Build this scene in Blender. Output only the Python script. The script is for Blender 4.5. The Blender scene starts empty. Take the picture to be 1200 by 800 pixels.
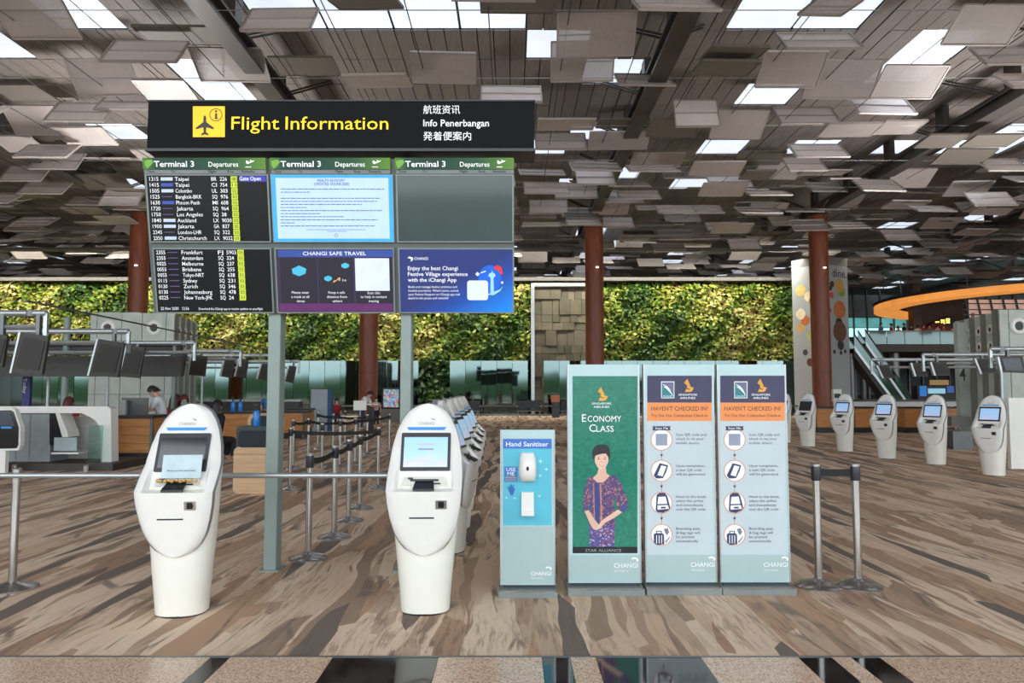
import bpy, bmesh, math, random
from mathutils import Vector, Matrix
import numpy as np
random.seed(7); RNG = np.random.default_rng(7)
PI = math.pi
SC = bpy.context.scene; COL = SC.collection

# ---------------------------------------------------------------- camera
F = 867.0; CAMZ = 1.6; PITCH = math.atan(57/F)
cam_d = bpy.data.cameras.new('camera'); cam = bpy.data.objects.new('camera', cam_d); COL.objects.link(cam)
cam_d.sensor_width = 36; cam_d.lens = 36*F/1200; cam_d.clip_end = 400
cam.location = (0, 0, CAMZ); cam.rotation_euler = (PI/2+PITCH, 0, 0)
SC.camera = cam

# ---------------------------------------------------------------- world, lights, exposure
w = bpy.data.worlds.new('sky'); SC.world = w; w.use_nodes = True
nt = w.node_tree; bg = nt.nodes['Background']
tc = nt.nodes.new('ShaderNodeTexCoord'); sx = nt.nodes.new('ShaderNodeSeparateXYZ')
nz = nt.nodes.new('ShaderNodeTexNoise'); nz.inputs['Scale'].default_value = 3.0
rp = nt.nodes.new('ShaderNodeValToRGB'); mx = nt.nodes.new('ShaderNodeMixRGB'); mx.blend_type = 'MULTIPLY'; mx.inputs[0].default_value = .25
nt.links.new(tc.outputs['Generated'], sx.inputs[0]); nt.links.new(tc.outputs['Generated'], nz.inputs['Vector'])
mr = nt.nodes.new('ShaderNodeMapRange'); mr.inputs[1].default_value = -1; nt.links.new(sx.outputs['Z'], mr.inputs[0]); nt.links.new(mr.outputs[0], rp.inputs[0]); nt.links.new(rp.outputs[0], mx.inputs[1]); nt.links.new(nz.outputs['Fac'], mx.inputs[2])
e = rp.color_ramp.elements
# overcast sky above a line of trees and a pale forecourt
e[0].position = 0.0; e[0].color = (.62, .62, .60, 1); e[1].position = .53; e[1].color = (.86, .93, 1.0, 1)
for q, c in ((.488, (.60, .60, .58)), (.494, (.03, .055, .03)), (.507, (.05, .09, .05)), (.511, (.60, .74, .78))):
    k = e.new(q); k.color = c+(1,)
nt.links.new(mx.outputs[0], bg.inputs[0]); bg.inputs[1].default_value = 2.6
vs = SC.view_settings; vs.view_transform = 'Standard'; vs.look = 'None'; vs.exposure = 0.60; vs.gamma = 1.0; vs.use_curve_mapping = False

def area_light(name, loc, rot, sx, sy, power, color=(1, 1, 1)):
    d = bpy.data.lights.new(name, 'AREA'); d.shape = 'RECTANGLE'; d.size = sx; d.size_y = sy; d.energy = power; d.color = color
    o = bpy.data.objects.new(name, d); COL.objects.link(o); o.location = loc; o.rotation_euler = rot; return o
# strip of wall-washer lamps hung in front of the planted wall
area_light('wall_washer_lamps', (-8, 45.0, 9.9), (math.radians(36), 0, 0), 60, .6, 2900, (1, .95, .82))

# unseen area lamps added above the island cabins to brighten the ceiling
area_light('added_uplight_left', (-13.2, 26.4, 4.45), (PI, 0, 0), 2.6, 2.6, 760, (1, .97, .95))
area_light('added_uplight_right', (18.0, 24.0, 4.45), (PI, 0, 0), 2.6, 2.6, 760, (1, .97, .95))


# ---------------------------------------------------------------- pixel helpers (1200 x 800 frame)
def ray(px, py):
    v = (400-py)/F
    return Vector(((px-600)/F, math.cos(PITCH)-math.sin(PITCH)*v, math.sin(PITCH)+math.cos(PITCH)*v))
CP = Vector((0, 0, CAMZ))
def at(px, py, Y):
    d = ray(px, py); return CP + d*(Y/d.y)
def gr(px, py, z=0.0):
    d = ray(px, py); return CP + d*((z-CAMZ)/d.z)
def atz(px, py, z): return gr(px, py, z)

# ---------------------------------------------------------------- materials
def lin(c):
    return tuple(((x/255)/12.92 if x/255 <= .04045 else ((x/255+.055)/1.055)**2.4) for x in c)
MATS = {}
def mat(name, c, rough=.5, metal=0., emit=0., var=.06, scale=8., spec=.5, alpha=1., coat=0.):
    if name in MATS: return MATS[name]
    m = bpy.data.materials.new(name); m.use_nodes = True; n = m.node_tree; b = n.nodes['Principled BSDF']
    col = lin(c)
    t = n.nodes.new('ShaderNodeTexCoord'); z = n.nodes.new('ShaderNodeTexNoise'); z.inputs['Scale'].default_value = scale; z.inputs['Detail'].default_value = 3
    r = n.nodes.new('ShaderNodeValToRGB'); r.color_ramp.elements[0].position = .3; r.color_ramp.elements[1].position = .7
    r.color_ramp.elements[0].color = tuple(max(0, x*(1-var)) for x in col)+(1,)
    r.color_ramp.elements[1].color = tuple(min(1, x*(1+var)) for x in col)+(1,)
    n.links.new(t.outputs['Object'], z.inputs['Vector']); n.links.new(z.outputs['Fac'], r.inputs[0]); n.links.new(r.outputs[0], b.inputs['Base Color'])
    b.inputs['Roughness'].default_value = rough; b.inputs['Metallic'].default_value = metal
    b.inputs['Specular IOR Level'].default_value = spec; b.inputs['Alpha'].default_value = alpha; b.inputs['Coat Weight'].default_value = coat
    if emit:
        n.links.new(r.outputs[0], b.inputs['Emission Color']); b.inputs['Emission Strength'].default_value = emit
    m.diffuse_color = col+(1,)
    MATS[name] = m; return m
class NG:
    """tiny node-graph helper"""
    def __init__(s, name):
        s.m = bpy.data.materials.new(name); s.m.use_nodes = True; s.n = s.m.node_tree; s.b = s.n.nodes['Principled BSDF']; s.out = s.n.nodes['Material Output']
        MATS[name] = s.m
    def add(s, typ, **kw):
        nd = s.n.nodes.new('ShaderNode'+typ)
        for k, v in kw.items():
            if k in ('operation', 'blend_type', 'feature', 'distance', 'data_type', 'gradient_type', 'wave_type', 'bands_direction', 'use_clamp', 'attribute_name'): setattr(nd, k, v)
            else: nd.inputs[k.replace('_', ' ')].default_value = v
        return nd
    def ln(s, a, b): s.n.links.new(a, b)
    def ramp(s, fac, stops, interp='LINEAR'):
        r = s.n.nodes.new('ShaderNodeValToRGB'); r.color_ramp.interpolation = interp; el = r.color_ramp.elements
        el[0].position, el[0].color = stops[0][0], stops[0][1]+(1,)
        el[1].position, el[1].color = stops[-1][0], stops[-1][1]+(1,)
        for p, c in stops[1:-1]:
            x = el.new(p); x.color = c+(1,)
        s.ln(fac, r.inputs[0]); return r.outputs[0]
    def mul(s, a, b, f=1., mode='MULTIPLY'):
        x = s.n.nodes.new('ShaderNodeMixRGB'); x.blend_type = mode
        if hasattr(f, 'links'): s.ln(f, x.inputs[0])
        else: x.inputs[0].default_value = f
        for i, v in ((1, a), (2, b)):
            if hasattr(v, 'links'): s.ln(v, x.inputs[i])
            else: x.inputs[i].default_value = tuple(v)+(1,)
        return x.outputs[0]
    def coords(s, scale=(1, 1, 1), kind='Object', dist=None):
        t = s.n.nodes.new('ShaderNodeTexCoord'); mp = s.n.nodes.new('ShaderNodeMapping'); mp.inputs['Scale'].default_value = scale
        s.ln(t.outputs[kind], mp.inputs[0]); return mp.outputs[0]

def carpet_material():
    g = NG('carpet')
    base = g.coords((1, 1, 1))
    # bend the shards: two scales of warp
    nz = g.add('TexNoise', Scale=.55, Detail=2.0); g.ln(base, nz.inputs['Vector'])
    sub = g.add('VectorMath', operation='SUBTRACT'); g.ln(nz.outputs['Color'], sub.inputs[0]); sub.inputs[1].default_value = (.5, .5, .5)
    scl = g.add('VectorMath', operation='MULTIPLY'); g.ln(sub.outputs[0], scl.inputs[0]); scl.inputs[1].default_value = (.32, .6, 0)
    add = g.add('VectorMath', operation='ADD'); g.ln(base, add.inputs[0]); g.ln(scl.outputs[0], add.inputs[1])
    W = add.outputs[0]
    def mapped(sc, rot=0, loc=(0, 0, 0)):
        mp = g.n.nodes.new('ShaderNodeMapping'); mp.inputs['Scale'].default_value = sc; mp.inputs['Rotation'].default_value = (0, 0, rot); mp.inputs['Location'].default_value = loc
        g.ln(W, mp.inputs[0]); return mp.outputs[0]
    def vor(vec, feature='F1', dist='EUCLIDEAN', scale=1., rnd=1.):
        v = g.add('TexVoronoi', feature=feature); v.distance = dist; v.inputs['Scale'].default_value = scale; v.inputs['Randomness'].default_value = rnd
        g.ln(vec, v.inputs['Vector']); return v
    v1 = vor(mapped((4.4, .62, 1), .07), dist='MANHATTAN')
    s1 = g.add('SeparateColor'); g.ln(v1.outputs['Color'], s1.inputs[0])
    L = lambda *c: lin(c)
    c1 = g.ramp(s1.outputs[0], [(0, L(173, 139, 110)), (.22, L(209, 176, 144)), (.40, L(226, 198, 170)), (.60, L(165, 126, 95)), (.72, L(189, 161, 133)), (.86, L(235, 207, 179)), (1, L(140, 111, 86))], 'CONSTANT')
    # second shard layer laid over part of the first
    v2 = vor(mapped((5.6, .55, 1), -.10, (3.7, 1.9, 0)), dist='MANHATTAN')
    s2 = g.add('SeparateColor'); g.ln(v2.outputs['Color'], s2.inputs[0])
    c2 = g.ramp(s2.outputs[1], [(0, L(215, 185, 155)), (.3, L(149, 122, 97)), (.5, L(228, 202, 174)), (.75, L(182, 143, 108)), (1, L(198, 172, 146))], 'CONSTANT')
    m2 = g.ramp(s2.outputs[0], [(0, (0, 0, 0)), (.55, (0, 0, 0)), (.56, (1, 1, 1)), (1, (1, 1, 1))], 'CONSTANT')
    col = g.mul(c1, c2, m2, 'MIX')
    # dark brush strokes: a few long narrow cells
    v3 = vor(mapped((7.5, .62, 1), .08, (9.1, 4.2, 0)))
    s3 = g.add('SeparateColor'); g.ln(v3.outputs['Color'], s3.inputs[0])
    m3 = g.ramp(s3.outputs[2], [(0, (0, 0, 0)), (.89, (0, 0, 0)), (.895, (1, 1, 1)), (1, (1, 1, 1))], 'CONSTANT')
    col = g.mul(col, L(82, 72, 64), m3, 'MIX')
    # thin dark outlines on part of the edges
    ve = vor(mapped((4.4, .62, 1), .07), feature='DISTANCE_TO_EDGE')
    me = g.ramp(ve.outputs['Distance'], [(0, (1, 1, 1)), (.02, (1, 1, 1)), (.05, (0, 0, 0)), (1, (0, 0, 0))])
    ne = g.add('TexNoise', Scale=1.3); g.ln(base, ne.inputs['Vector'])
    mn = g.ramp(ne.outputs['Fac'], [(0, (0, 0, 0)), (.52, (0, 0, 0)), (.6, (.8, .8, .8)), (1, (.8, .8, .8))])
    col = g.mul(col, L(96, 80, 68), g.mul(me, mn), 'MIX')
    # bark-like streaks along the hall
    st = g.add('TexNoise', Scale=1.0, Detail=5., Roughness=.7); g.ln(mapped((26, 2.2, 1), .06), st.inputs['Vector'])
    sf = g.ramp(st.outputs['Fac'], [(0, (.25, .22, .2)), (.40, (.42, .38, .35)), (.52, (1, 1, 1)), (1, (1, 1, 1))])
    nm = g.add('TexNoise', Scale=.9); g.ln(mapped((1.5, .7, 1), 0, (5, 5, 0)), nm.inputs['Vector'])
    mm = g.ramp(nm.outputs['Fac'], [(0, (0, 0, 0)), (.42, (.1, .1, .1)), (.58, (.8, .8, .8)), (1, (.9, .9, .9))])
    col = g.mul(col, sf, mm, 'MULTIPLY')
    col = g.mul(col, L(228, 206, 190), .17, 'MIX')
    # fine weave
    wv = g.add('TexNoise', Scale=90., Detail=2.); g.ln(base, wv.inputs['Vector'])
    wf = g.ramp(wv.outputs['Fac'], [(0, (.80, .80, .80)), (.5, (1., 1., 1.)), (1, (1.0, 1.0, 1.0))])
    col = g.mul(col, wf)
    g.ln(col, g.b.inputs['Base Color']); g.b.inputs['Roughness'].default_value = .85; g.b.inputs['Specular IOR Level'].default_value = .25
    return g.m
def granite_material(name, stops, rough):
    g = NG(name); v = g.coords((1, 1, 1))
    a = g.add('TexVoronoi', Scale=130.); g.ln(v, a.inputs['Vector']); s = g.add('SeparateColor'); g.ln(a.outputs['Color'], s.inputs[0])
    col = g.ramp(s.outputs[0], stops); g.ln(col, g.b.inputs['Base Color']); g.b.inputs['Roughness'].default_value = rough
    return g.m
def perforated_material(name, c, hole, open_):
    g = NG(name); v = g.coords((1, 1, 1)); sp = g.add('SeparateXYZ'); g.ln(v, sp.inputs[0])
    def wave(o, per):
        m = g.add('Math', operation='MULTIPLY'); m.inputs[1].default_value = 2*PI/per; g.ln(o, m.inputs[0])
        s = g.add('Math', operation='SINE'); g.ln(m.outputs[0], s.inputs[0]); return s.outputs[0]
    mm = g.add('Math', operation='MULTIPLY'); g.ln(wave(sp.outputs[0], .05), mm.inputs[0]); g.ln(wave(sp.outputs[1], .05), mm.inputs[1])
    gt = g.add('Math', operation='GREATER_THAN'); gt.inputs[1].default_value = hole; g.ln(mm.outputs[0], gt.inputs[0])
    nz = g.add('TexNoise', Scale=1.2); g.ln(v, nz.inputs['Vector'])
    L = lin(c); col = g.ramp(nz.outputs['Fac'], [(.3, tuple(x*.9 for x in L)), (.7, L)]); g.ln(col, g.b.inputs['Base Color'])
    g.b.inputs['Roughness'].default_value = .45; g.b.inputs['Metallic'].default_value = .1
    tr = g.add('BsdfTransparent'); ms = g.add('MixShader'); f = g.add('Math', operation='MULTIPLY'); g.ln(gt.outputs[0], f.inputs[0]); f.inputs[1].default_value = open_
    g.ln(f.outputs[0], ms.inputs[0]); g.ln(g.b.outputs[0], ms.inputs[1]); g.ln(tr.outputs[0], ms.inputs[2]); g.ln(ms.outputs[0], g.out.inputs[0])
    return g.m
def glass_material(name, tint, refl, rough=.02, trans=.75):
    g = NG(name); gl = g.add('BsdfGlossy', Roughness=rough); gl.inputs['Color'].default_value = (.75, .95, .92, 1)
    tr = g.add('BsdfTransparent'); tr.inputs['Color'].default_value = tuple(x*trans for x in lin(tint))+(1,)
    fr = g.add('LayerWeight'); fr.inputs[0].default_value = .25
    mp = g.add('MapRange'); g.ln(fr.outputs['Facing'], mp.inputs[0]); mp.inputs[3].default_value = refl; mp.inputs[4].default_value = .9
    ms = g.add('MixShader'); g.ln(mp.outputs[0], ms.inputs[0]); g.ln(tr.outputs[0], ms.inputs[1]); g.ln(gl.outputs[0], ms.inputs[2]); g.ln(ms.outputs[0], g.out.inputs[0])
    nz = g.add('TexNoise', Scale=.9, Detail=1.); g.ln(g.coords((1, 1, .5)), nz.inputs['Vector']); bp = g.add('Bump', Strength=.03, Distance=.1); g.ln(nz.outputs['Fac'], bp.inputs['Height']); g.ln(bp.outputs[0], gl.inputs['Normal'])
    return g.m
def wood_material(name, a, b, sc=(1, 1, 14), stripe=None):
    g = NG(name); v = g.coords(sc); n = g.add('TexNoise', Scale=2., Detail=4., Roughness=.6); g.ln(v, n.inputs['Vector'])
    col = g.ramp(n.outputs['Fac'], [(.3, lin(a)), (.7, lin(b))]); g.ln(col, g.b.inputs['Base Color']); g.b.inputs['Roughness'].default_value = .4
    return g.m

M = {}
M['carpet'] = carpet_material()
M['granite'] = granite_material('pink_granite', [(0, lin((164, 124, 96))), (.35, lin((218, 182, 152))), (.7, lin((232, 202, 174))), (.93, lin((232, 208, 184))), (1, lin((120, 92, 72)))], .22)
M['black_granite'] = granite_material('black_granite', [(0, lin((10, 10, 11))), (.8, lin((20, 20, 22))), (1, lin((38, 38, 40)))], .06)
M['perf'] = perforated_material('perforated_metal', (196, 188, 184), .28, .8)
M['lit_louvre'] = perforated_material('lit_white_panel', (254, 244, 241), .7, .2)  # whitened colour stands in for skylight on the upturned panels
M['shaded_louvre'] = mat('shaded_grey_panel', (112, 106, 98), .5, .1)  # darker panel colour paints in the shade of unlit undersides
M['louvre_frame'] = mat('louvre_edge', (190, 182, 178), .4, .3)
M['plank'] = wood_material('ceiling_plank', (118, 111, 106), (146, 139, 134), (6, .6, 1))
M['plank_gap'] = mat('ceiling_void', (46, 42, 40), .9)
M['beam'] = mat('steel_beam', (84, 80, 78), .45, .3)
M['cable'] = mat('cable_steel', (70, 66, 62), .5, .4)
M['skylight'] = mat('skylight_glass', (218, 228, 242), .3, emit=.72, var=.08, scale=.6)
M['red_col'] = wood_material('copper_cladding', (116, 58, 36), (140, 74, 46), (3, 3, .6))
M['white'] = mat('white_gloss_plastic', (240, 238, 232), .25, var=.02)
M['cream'] = mat('cream_body_plastic', (236, 234, 222), .3, var=.02)
M['silver'] = mat('satin_silver', (176, 178, 188), .3, .6, var=.03)
M['lilac'] = mat('lilac_trim', (196, 196, 216), .35, .2, var=.03)
M['black'] = mat('black_plastic', (20, 20, 22), .35)
M['bezel'] = mat('charcoal_bezel', (44, 46, 50), .35)
M['tray'] = mat('tray_beige', (214, 212, 202), .4, var=.03)
M['blue'] = mat('sticker_blue', (60, 150, 224), .4, var=.05)
M['steel'] = mat('brushed_steel', (196, 194, 190), .24, .95, var=.05, scale=30)
M['dsteel'] = mat('dark_steel', (110, 112, 112), .35, .7)
M['rail'] = mat('aluminium_rail', (186, 192, 194), .3, .7)
M['postgreen'] = mat('grey_green_paint', (138, 152, 146), .45, .1, var=.05)
M['signdark'] = mat('sign_black', (26, 26, 27), .75, var=.05, spec=.15)
M['yellow'] = mat('sign_yellow', (250, 190, 30), .5, emit=.35, var=.05)
M['yellow_text'] = mat('sign_yellow_text', (255, 210, 30), .5, emit=.4, var=.04)
M['wtext'] = mat('white_text', (245, 245, 245), .5, emit=.3, var=.02)
M['wprint'] = mat('white_print', (248, 250, 250), .5, var=.02)
M['concrete'] = mat('pale_green_concrete', (198, 206, 198), .7, var=.12, scale=2.0)
M['concrete_d'] = mat('grey_fin_metal', (150, 152, 148), .35, .5, var=.08, scale=2.0)
M['navy'] = mat('navy_print', (62, 62, 92), .5, var=.08)
M['orange'] = mat('orange_print', (240, 148, 84), .5, var=.04)
M['aqua'] = mat('aqua_acrylic', (186, 214, 216), .2, var=.03, scale=2)
M['aqua_shaded'] = mat('aqua_lower_shade', (172, 194, 192), .25, var=.05, scale=2)  # greyer aqua paints in the shade towards the floor
M['paper'] = mat('pale_print', (196, 208, 212), .45, var=.04, scale=3)
M['wood'] = wood_material('honey_wood', (176, 112, 56), (214, 150, 88))
M['oak'] = wood_material('pale_oak', (190, 152, 112), (212, 176, 136))
M['skin'] = mat('skin', (214, 166, 140), .5)
M['hair'] = mat('dark_hair', (28, 24, 24), .5)
M['hair_red'] = mat('auburn_hair', (92, 36, 32), .5)
# ---------------------------------------------------------------- mesh helpers
def root_matrix(o):
    m = Matrix()
    while o is not None:
        m = (Matrix.Translation(o.location) @ o.rotation_euler.to_matrix().to_4x4()) @ m
        o = o.parent
    return m
class MB:
    def __init__(s): s.v = []; s.f = []
    def add(s, vs, fs):
        o = len(s.v); s.v += [tuple(x) for x in vs]; s.f += [tuple(i+o for i in f) for f in fs]; return s
    def box(s, c, d, rot=None):
        c = Vector(c); hx, hy, hz = d[0]/2, d[1]/2, d[2]/2; p = []
        for z in (-hz, hz):
            for x, y in ((-hx, -hy), (hx, -hy), (hx, hy), (-hx, hy)):
                q = Vector((x, y, z));
                if rot is not None: q = rot @ q
                p.append(c+q)
        return s.add(p, [(3, 2, 1, 0), (4, 5, 6, 7), (0, 1, 5, 4), (1, 2, 6, 5), (2, 3, 7, 6), (3, 0, 4, 7)])
    def bx(s, x0, x1, y0, y1, z0, z1): return s.box(((x0+x1)/2, (y0+y1)/2, (z0+z1)/2), (abs(x1-x0), abs(y1-y0), abs(z1-z0)))
    def rbox(s, c, d, r=.02, n=3, axis='z', rot=None):
        """box with rounded corners seen along the axis"""
        ax = {'x': (1, 2, 0), 'y': (0, 2, 1), 'z': (0, 1, 2)}[axis]; a, b, h = d[ax[0]]/2, d[ax[1]]/2, d[ax[2]]/2; r = min(r, a*.99, b*.99)
        pl = []
        for qx, qy, a0 in ((1, 1, 0), (-1, 1, 90), (-1, -1, 180), (1, -1, 270)):
            for i in range(n+1):
                t = math.radians(a0+90*i/n); pl.append((qx*(a-r)+r*math.cos(t), qy*(b-r)+r*math.sin(t)))
        secs = []
        for hh in (-h, h):
            L = []
            for u, v in pl:
                q = [0, 0, 0]; q[ax[0]] = u; q[ax[1]] = v; q[ax[2]] = hh; q = Vector(q)
                if rot is not None: q = rot @ q
                L.append(Vector(c)+q)
            secs.append(L)
        return s.loft(secs, caps=True)
    def prism(s, pts, ext):
        n = len(pts); ext = Vector(ext); P = [Vector(p) for p in pts]
        return s.add(P+[p+ext for p in P], [tuple(range(n)), tuple(range(2*n-1, n-1, -1))]+[(i, n+i, n+(i+1) % n, (i+1) % n) for i in range(n)])
    def loft(s, secs, caps=True):
        n = len(secs[0]); o = len(s.v)
        for L in secs: s.v += [tuple(p) for p in L]
        for k in range(len(secs)-1):
            for i in range(n):
                j = (i+1) % n; s.f.append((o+k*n+i, o+k*n+j, o+(k+1)*n+j, o+(k+1)*n+i))
        if caps:
            s.f.append(tuple(o+i for i in range(n-1, -1, -1))); e0 = o+(len(secs)-1)*n; s.f.append(tuple(e0+i for i in range(n)))
        return s
    def tube(s, p0, p1, r, n=8, r1=None): return s.path([p0, p1], r, n, r1)
    def path(s, pts, r, n=8, r1=None):
        P = [Vector(p) for p in pts]; secs = []; up = None
        for i, p in enumerate(P):
            d = (P[min(i+1, len(P)-1)]-P[max(i-1, 0)]).normalized()
            if up is None: up = Vector((0, 0, 1)) if abs(d.z) < .95 else Vector((1, 0, 0))
            a = d.cross(up).normalized(); b = a.cross(d).normalized()
            rr = r if r1 is None else r+(r1-r)*i/(len(P)-1)
            secs.append([p+a*rr*math.cos(2*PI*k/n)+b*rr*math.sin(2*PI*k/n) for k in range(n)])
        return s.loft(secs)
    def lathe(s, prof, c=(0, 0, 0), n=20, sx=1, sy=1):
        return s.loft([[Vector(c)+Vector((r*sx*math.cos(2*PI*k/n), r*sy*math.sin(2*PI*k/n), z)) for k in range(n)] for r, z in prof])
    def build(s, name, m, parent=None, smooth=False, world=False):
        me = bpy.data.meshes.new(name)
        v = s.v
        if world and parent is not None:
            inv = root_matrix(parent).inverted(); v = [tuple(inv @ Vector(p)) for p in v]
        me.from_pydata(v, [], s.f); me.validate()
        if smooth:
            me.polygons.foreach_set('use_smooth', [True]*len(me.polygons))
            try: me.set_sharp_from_angle(angle=math.radians(38))
            except Exception: pass
        me.materials.append(m)
        return link(name, me, parent)
def link(name, me, parent=None):
    o = bpy.data.objects.new(name, me); COL.objects.link(o)
    if parent is not None: o.parent = parent
    return o
def tag(o, label=None, cat=None, group=None, kind=None):
    if label: o['label'] = label
    if cat: o['category'] = cat
    if group: o['group'] = group
    if kind: o['kind'] = kind
    return o
def thing(name, label, cat, loc=(0, 0, 0), rz=0, group=None):
    o = bpy.data.objects.new(name, None); COL.objects.link(o); o.location = loc; o.rotation_euler = (0, 0, rz); o.empty_display_size = .1
    return tag(o, label, cat, group)
def copy_tree(o, parent=None):
    c = o.copy(); COL.objects.link(c); c.parent = parent
    for ch in list(KIDS(o)): copy_tree(ch, c)
    return c
def KIDS(o): return [x for x in o.children]
def dup(o, loc, rz, label, group=None):
    c = copy_tree(o); c.location = loc; c.rotation_euler = (0, 0, rz); c['label'] = label
    if group: c['group'] = group
    return c
def struct(o): o['kind'] = 'structure'; return o

def text_mesh(body, size, bold=0., spacing=1., align='LEFT', line=1., shear=0.):
    cu = bpy.data.curves.new('lettering', 'FONT'); cu.body = body; cu.size = size; cu.offset = bold*size; cu.space_character = spacing; cu.align_x = align; cu.space_line = line; cu.shear = shear
    cu.resolution_u = 2; cu.fill_mode = 'FRONT'
    ob = bpy.data.objects.new('lettering', cu)
    me = bpy.data.meshes.new_from_object(ob)
    v = [tuple(x.co) for x in me.vertices]; f = [tuple(p.vertices) for p in me.polygons]
    bpy.data.objects.remove(ob); bpy.data.curves.remove(cu); bpy.data.meshes.remove(me)
    return v, f
class Surf:
    """a real plane in the scene on which flat print is laid; pixels of the photograph are cast onto it"""
    def __init__(s, point, normal=(0, -1, 0), up=(0, 0, 1)):
        s.o = Vector(point); s.n = Vector(normal).normalized(); s.u = Vector((1, 0, 0)) if abs(s.n.x) < 1e-6 else Vector((0, 0, 1)).cross(s.n).normalized()
        if s.u.x < 0: s.u = -s.u
        s.w = s.n.cross(s.u).normalized()
        if s.w.z < 0: s.w = -s.w
    def p(s, px, py, off=0.):
        d = ray(px, py); q = s.o+s.n*off; t = (q-CP).dot(s.n)/d.dot(s.n); return CP+d*t
    def scale(s, px, py): return (s.p(px+1, py)-s.p(px, py)).length
    def poly(s, name, pts, m, parent, off=.002):
        mb = MB(); s.into(mb, pts, off); return mb.build(name, m, parent, world=True)
    def into(s, mb, pts, off=.002): mb.add([s.p(x, y, off) for x, y in pts], [tuple(range(len(pts)))])
    def rect(s, name, x0, y0, x1, y1, m, parent, off=.002): return s.poly(name, [(x0, y1), (x1, y1), (x1, y0), (x0, y0)], m, parent, off)
    def ell(s, cx, cy, rx, ry, n=20): return [(cx+rx*math.cos(2*PI*i/n), cy+ry*math.sin(2*PI*i/n)) for i in range(n)]
    def ring_into(s, mb, cx, cy, r0, r1, off=.002, n=24):
        a = s.ell(cx, cy, r0, r0, n); b = s.ell(cx, cy, r1, r1, n)
        mb.add([s.p(*q, off) for q in a+b], [(i, (i+1) % n, n+(i+1) % n, n+i) for i in range(n)])
    def text_into(s, mb, body, px, py, h, off=.003, align='LEFT', wpx=None, bold=0., line=1., spacing=1., shear=0.):
        """h = cap height in pixels, (px, py) = baseline start / centre of the first line"""
        v, f = text_mesh(body, 1.0, bold, spacing, 'LEFT' if align == 'LEFT' else align, line, shear)
        if not v: return
        k = s.scale(px, py); sz = h/.70*k; x0 = min(q[0] for q in v); x1 = max(q[0] for q in v); kx = 1.
        if wpx: kx = wpx*k/((x1-x0)*sz)
        o = s.p(px, py, off); xs = x0 if align == 'LEFT' else 0
        mb.add([o+s.u*((q[0]-xs)*sz*kx)+s.w*(q[1]*sz) for q in v], f)
    def text(s, name, body, px, py, h, m, parent, **kw):
        mb = MB(); s.text_into(mb, body, px, py, h, **kw)
        return mb.build(name, m, parent, world=True)
# ================================================================ the setting
EDGE = gr(600, 770).y                     # where carpet meets granite
fl = MB().bx(-70, 90, EDGE, 84, -.05, 0).build('floor', M['carpet']); struct(fl)
gf = MB().bx(-70, 90, -14, EDGE, -.05, -.004).build('floor', mat('granite_bed', (120, 96, 76), .8)); struct(gf)
bands = []
for a, b in ((247, 270), (390, 514), (635, 668), (698, 821), (935, 974), (997, 1030)):
    bands.append((gr(a, 770).x, gr(b, 770).x))
edges = []; x = -9.0
for a, b in bands:
    n = max(1, round((a-x)/1.2)); edges += [(x+(a-x)*i/n, x+(a-x)*(i+1)/n, 'granite') for i in range(n)]; edges.append((a, b, 'black_granite')); x = b
n = 6; edges += [(x+(9-x)*i/n, x+(9-x)*(i+1)/n, 'granite') for i in range(n)]
for r in range(3):
    y1 = EDGE-1.2*r; y0 = y1-1.197
    for a, b, m in edges:
        MB().bx(a+.0015, b-.0015, y0, y1-.003, -.004, .0015).build('granite_slab', M[m], gf, world=True)
MB().bx(-70, 90, EDGE-.004, EDGE+.012, -.004, .006).build('metal_edge_strip', M['dsteel'], fl)

# --- ceiling: planks, skylight panes, beams, cables
CZ = 12.6; PX = 2.03; PY = 2.0; X0 = 4.5-PX*20
ce = MB().bx(-70, 90, -9, 84, CZ+.12, CZ+.3).build('ceiling', M['plank_gap']); struct(ce)
sky_cells = set()
for px, py in ((107, 3), (60, 4), (28, 60), (225, 70), (228, 105), (435, 8), (520, 8), (595, 8), (655, 62), (740, 70), (1000, 18), (1075, 55), (860, 30), (1080, 75), (880, 105), (905, 120), (955, 165), (1180, 150), (330, 14), (700, 150), (845, 165), (140, 150), (130, 215), (830, 215), (1150, 165)):
    p = atz(px, py, CZ); sky_cells.add((math.floor((p.x-X0)/PX), math.floor((p.y+8)/PY)))
rs = random.Random(3)
near, far = [], []
pane_me = None
for iy in range(46):
    for ix in range(-14, 62):
        xc = X0+PX*ix; yc = -8+PY*iy
        if xc > 88 or xc < -68: continue
        if (ix, iy) in sky_cells or ((yc > 30 or yc < 16) and rs.random() < .10):
            if pane_me is None:
                po = MB().bx(.04, PX-.04, .04, PY-.04, 0, .03).build('skylight_pane', M['skylight'], ce); pane_me = po.data
            else: po = link('skylight_pane', pane_me, ce)
            po.location = (xc, yc, CZ+.05); continue
        for k in range(4):
            x = xc+k*PX/4; d = yc
            vis = yc > 17.5 and abs((x+.25)/(yc+1)) < .72
            (near if vis else far).append((yc+abs(x)*.15, x, yc, rs.uniform(-.012, .012)))
near.sort(); far += near[300:]; near = near[:300]
pm = None
for _, x, y, dz in near:
    if pm is None:
        o = MB().bx(.016, PX/4-.016, .012, PY-.012, 0, .05).build('plank', M['plank'], ce); pm = o.data
    else: o = link('plank', pm, ce)
    o.location = (x, y, CZ+dz)
mb = MB()
for _, x, y, dz in far: mb.bx(x+.012, x+PX/4-.012, y+.01, y+PY-.01, CZ+dz, CZ+dz+.05)
tag(mb.build('planks', M['plank'], ce), kind='stuff')
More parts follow.
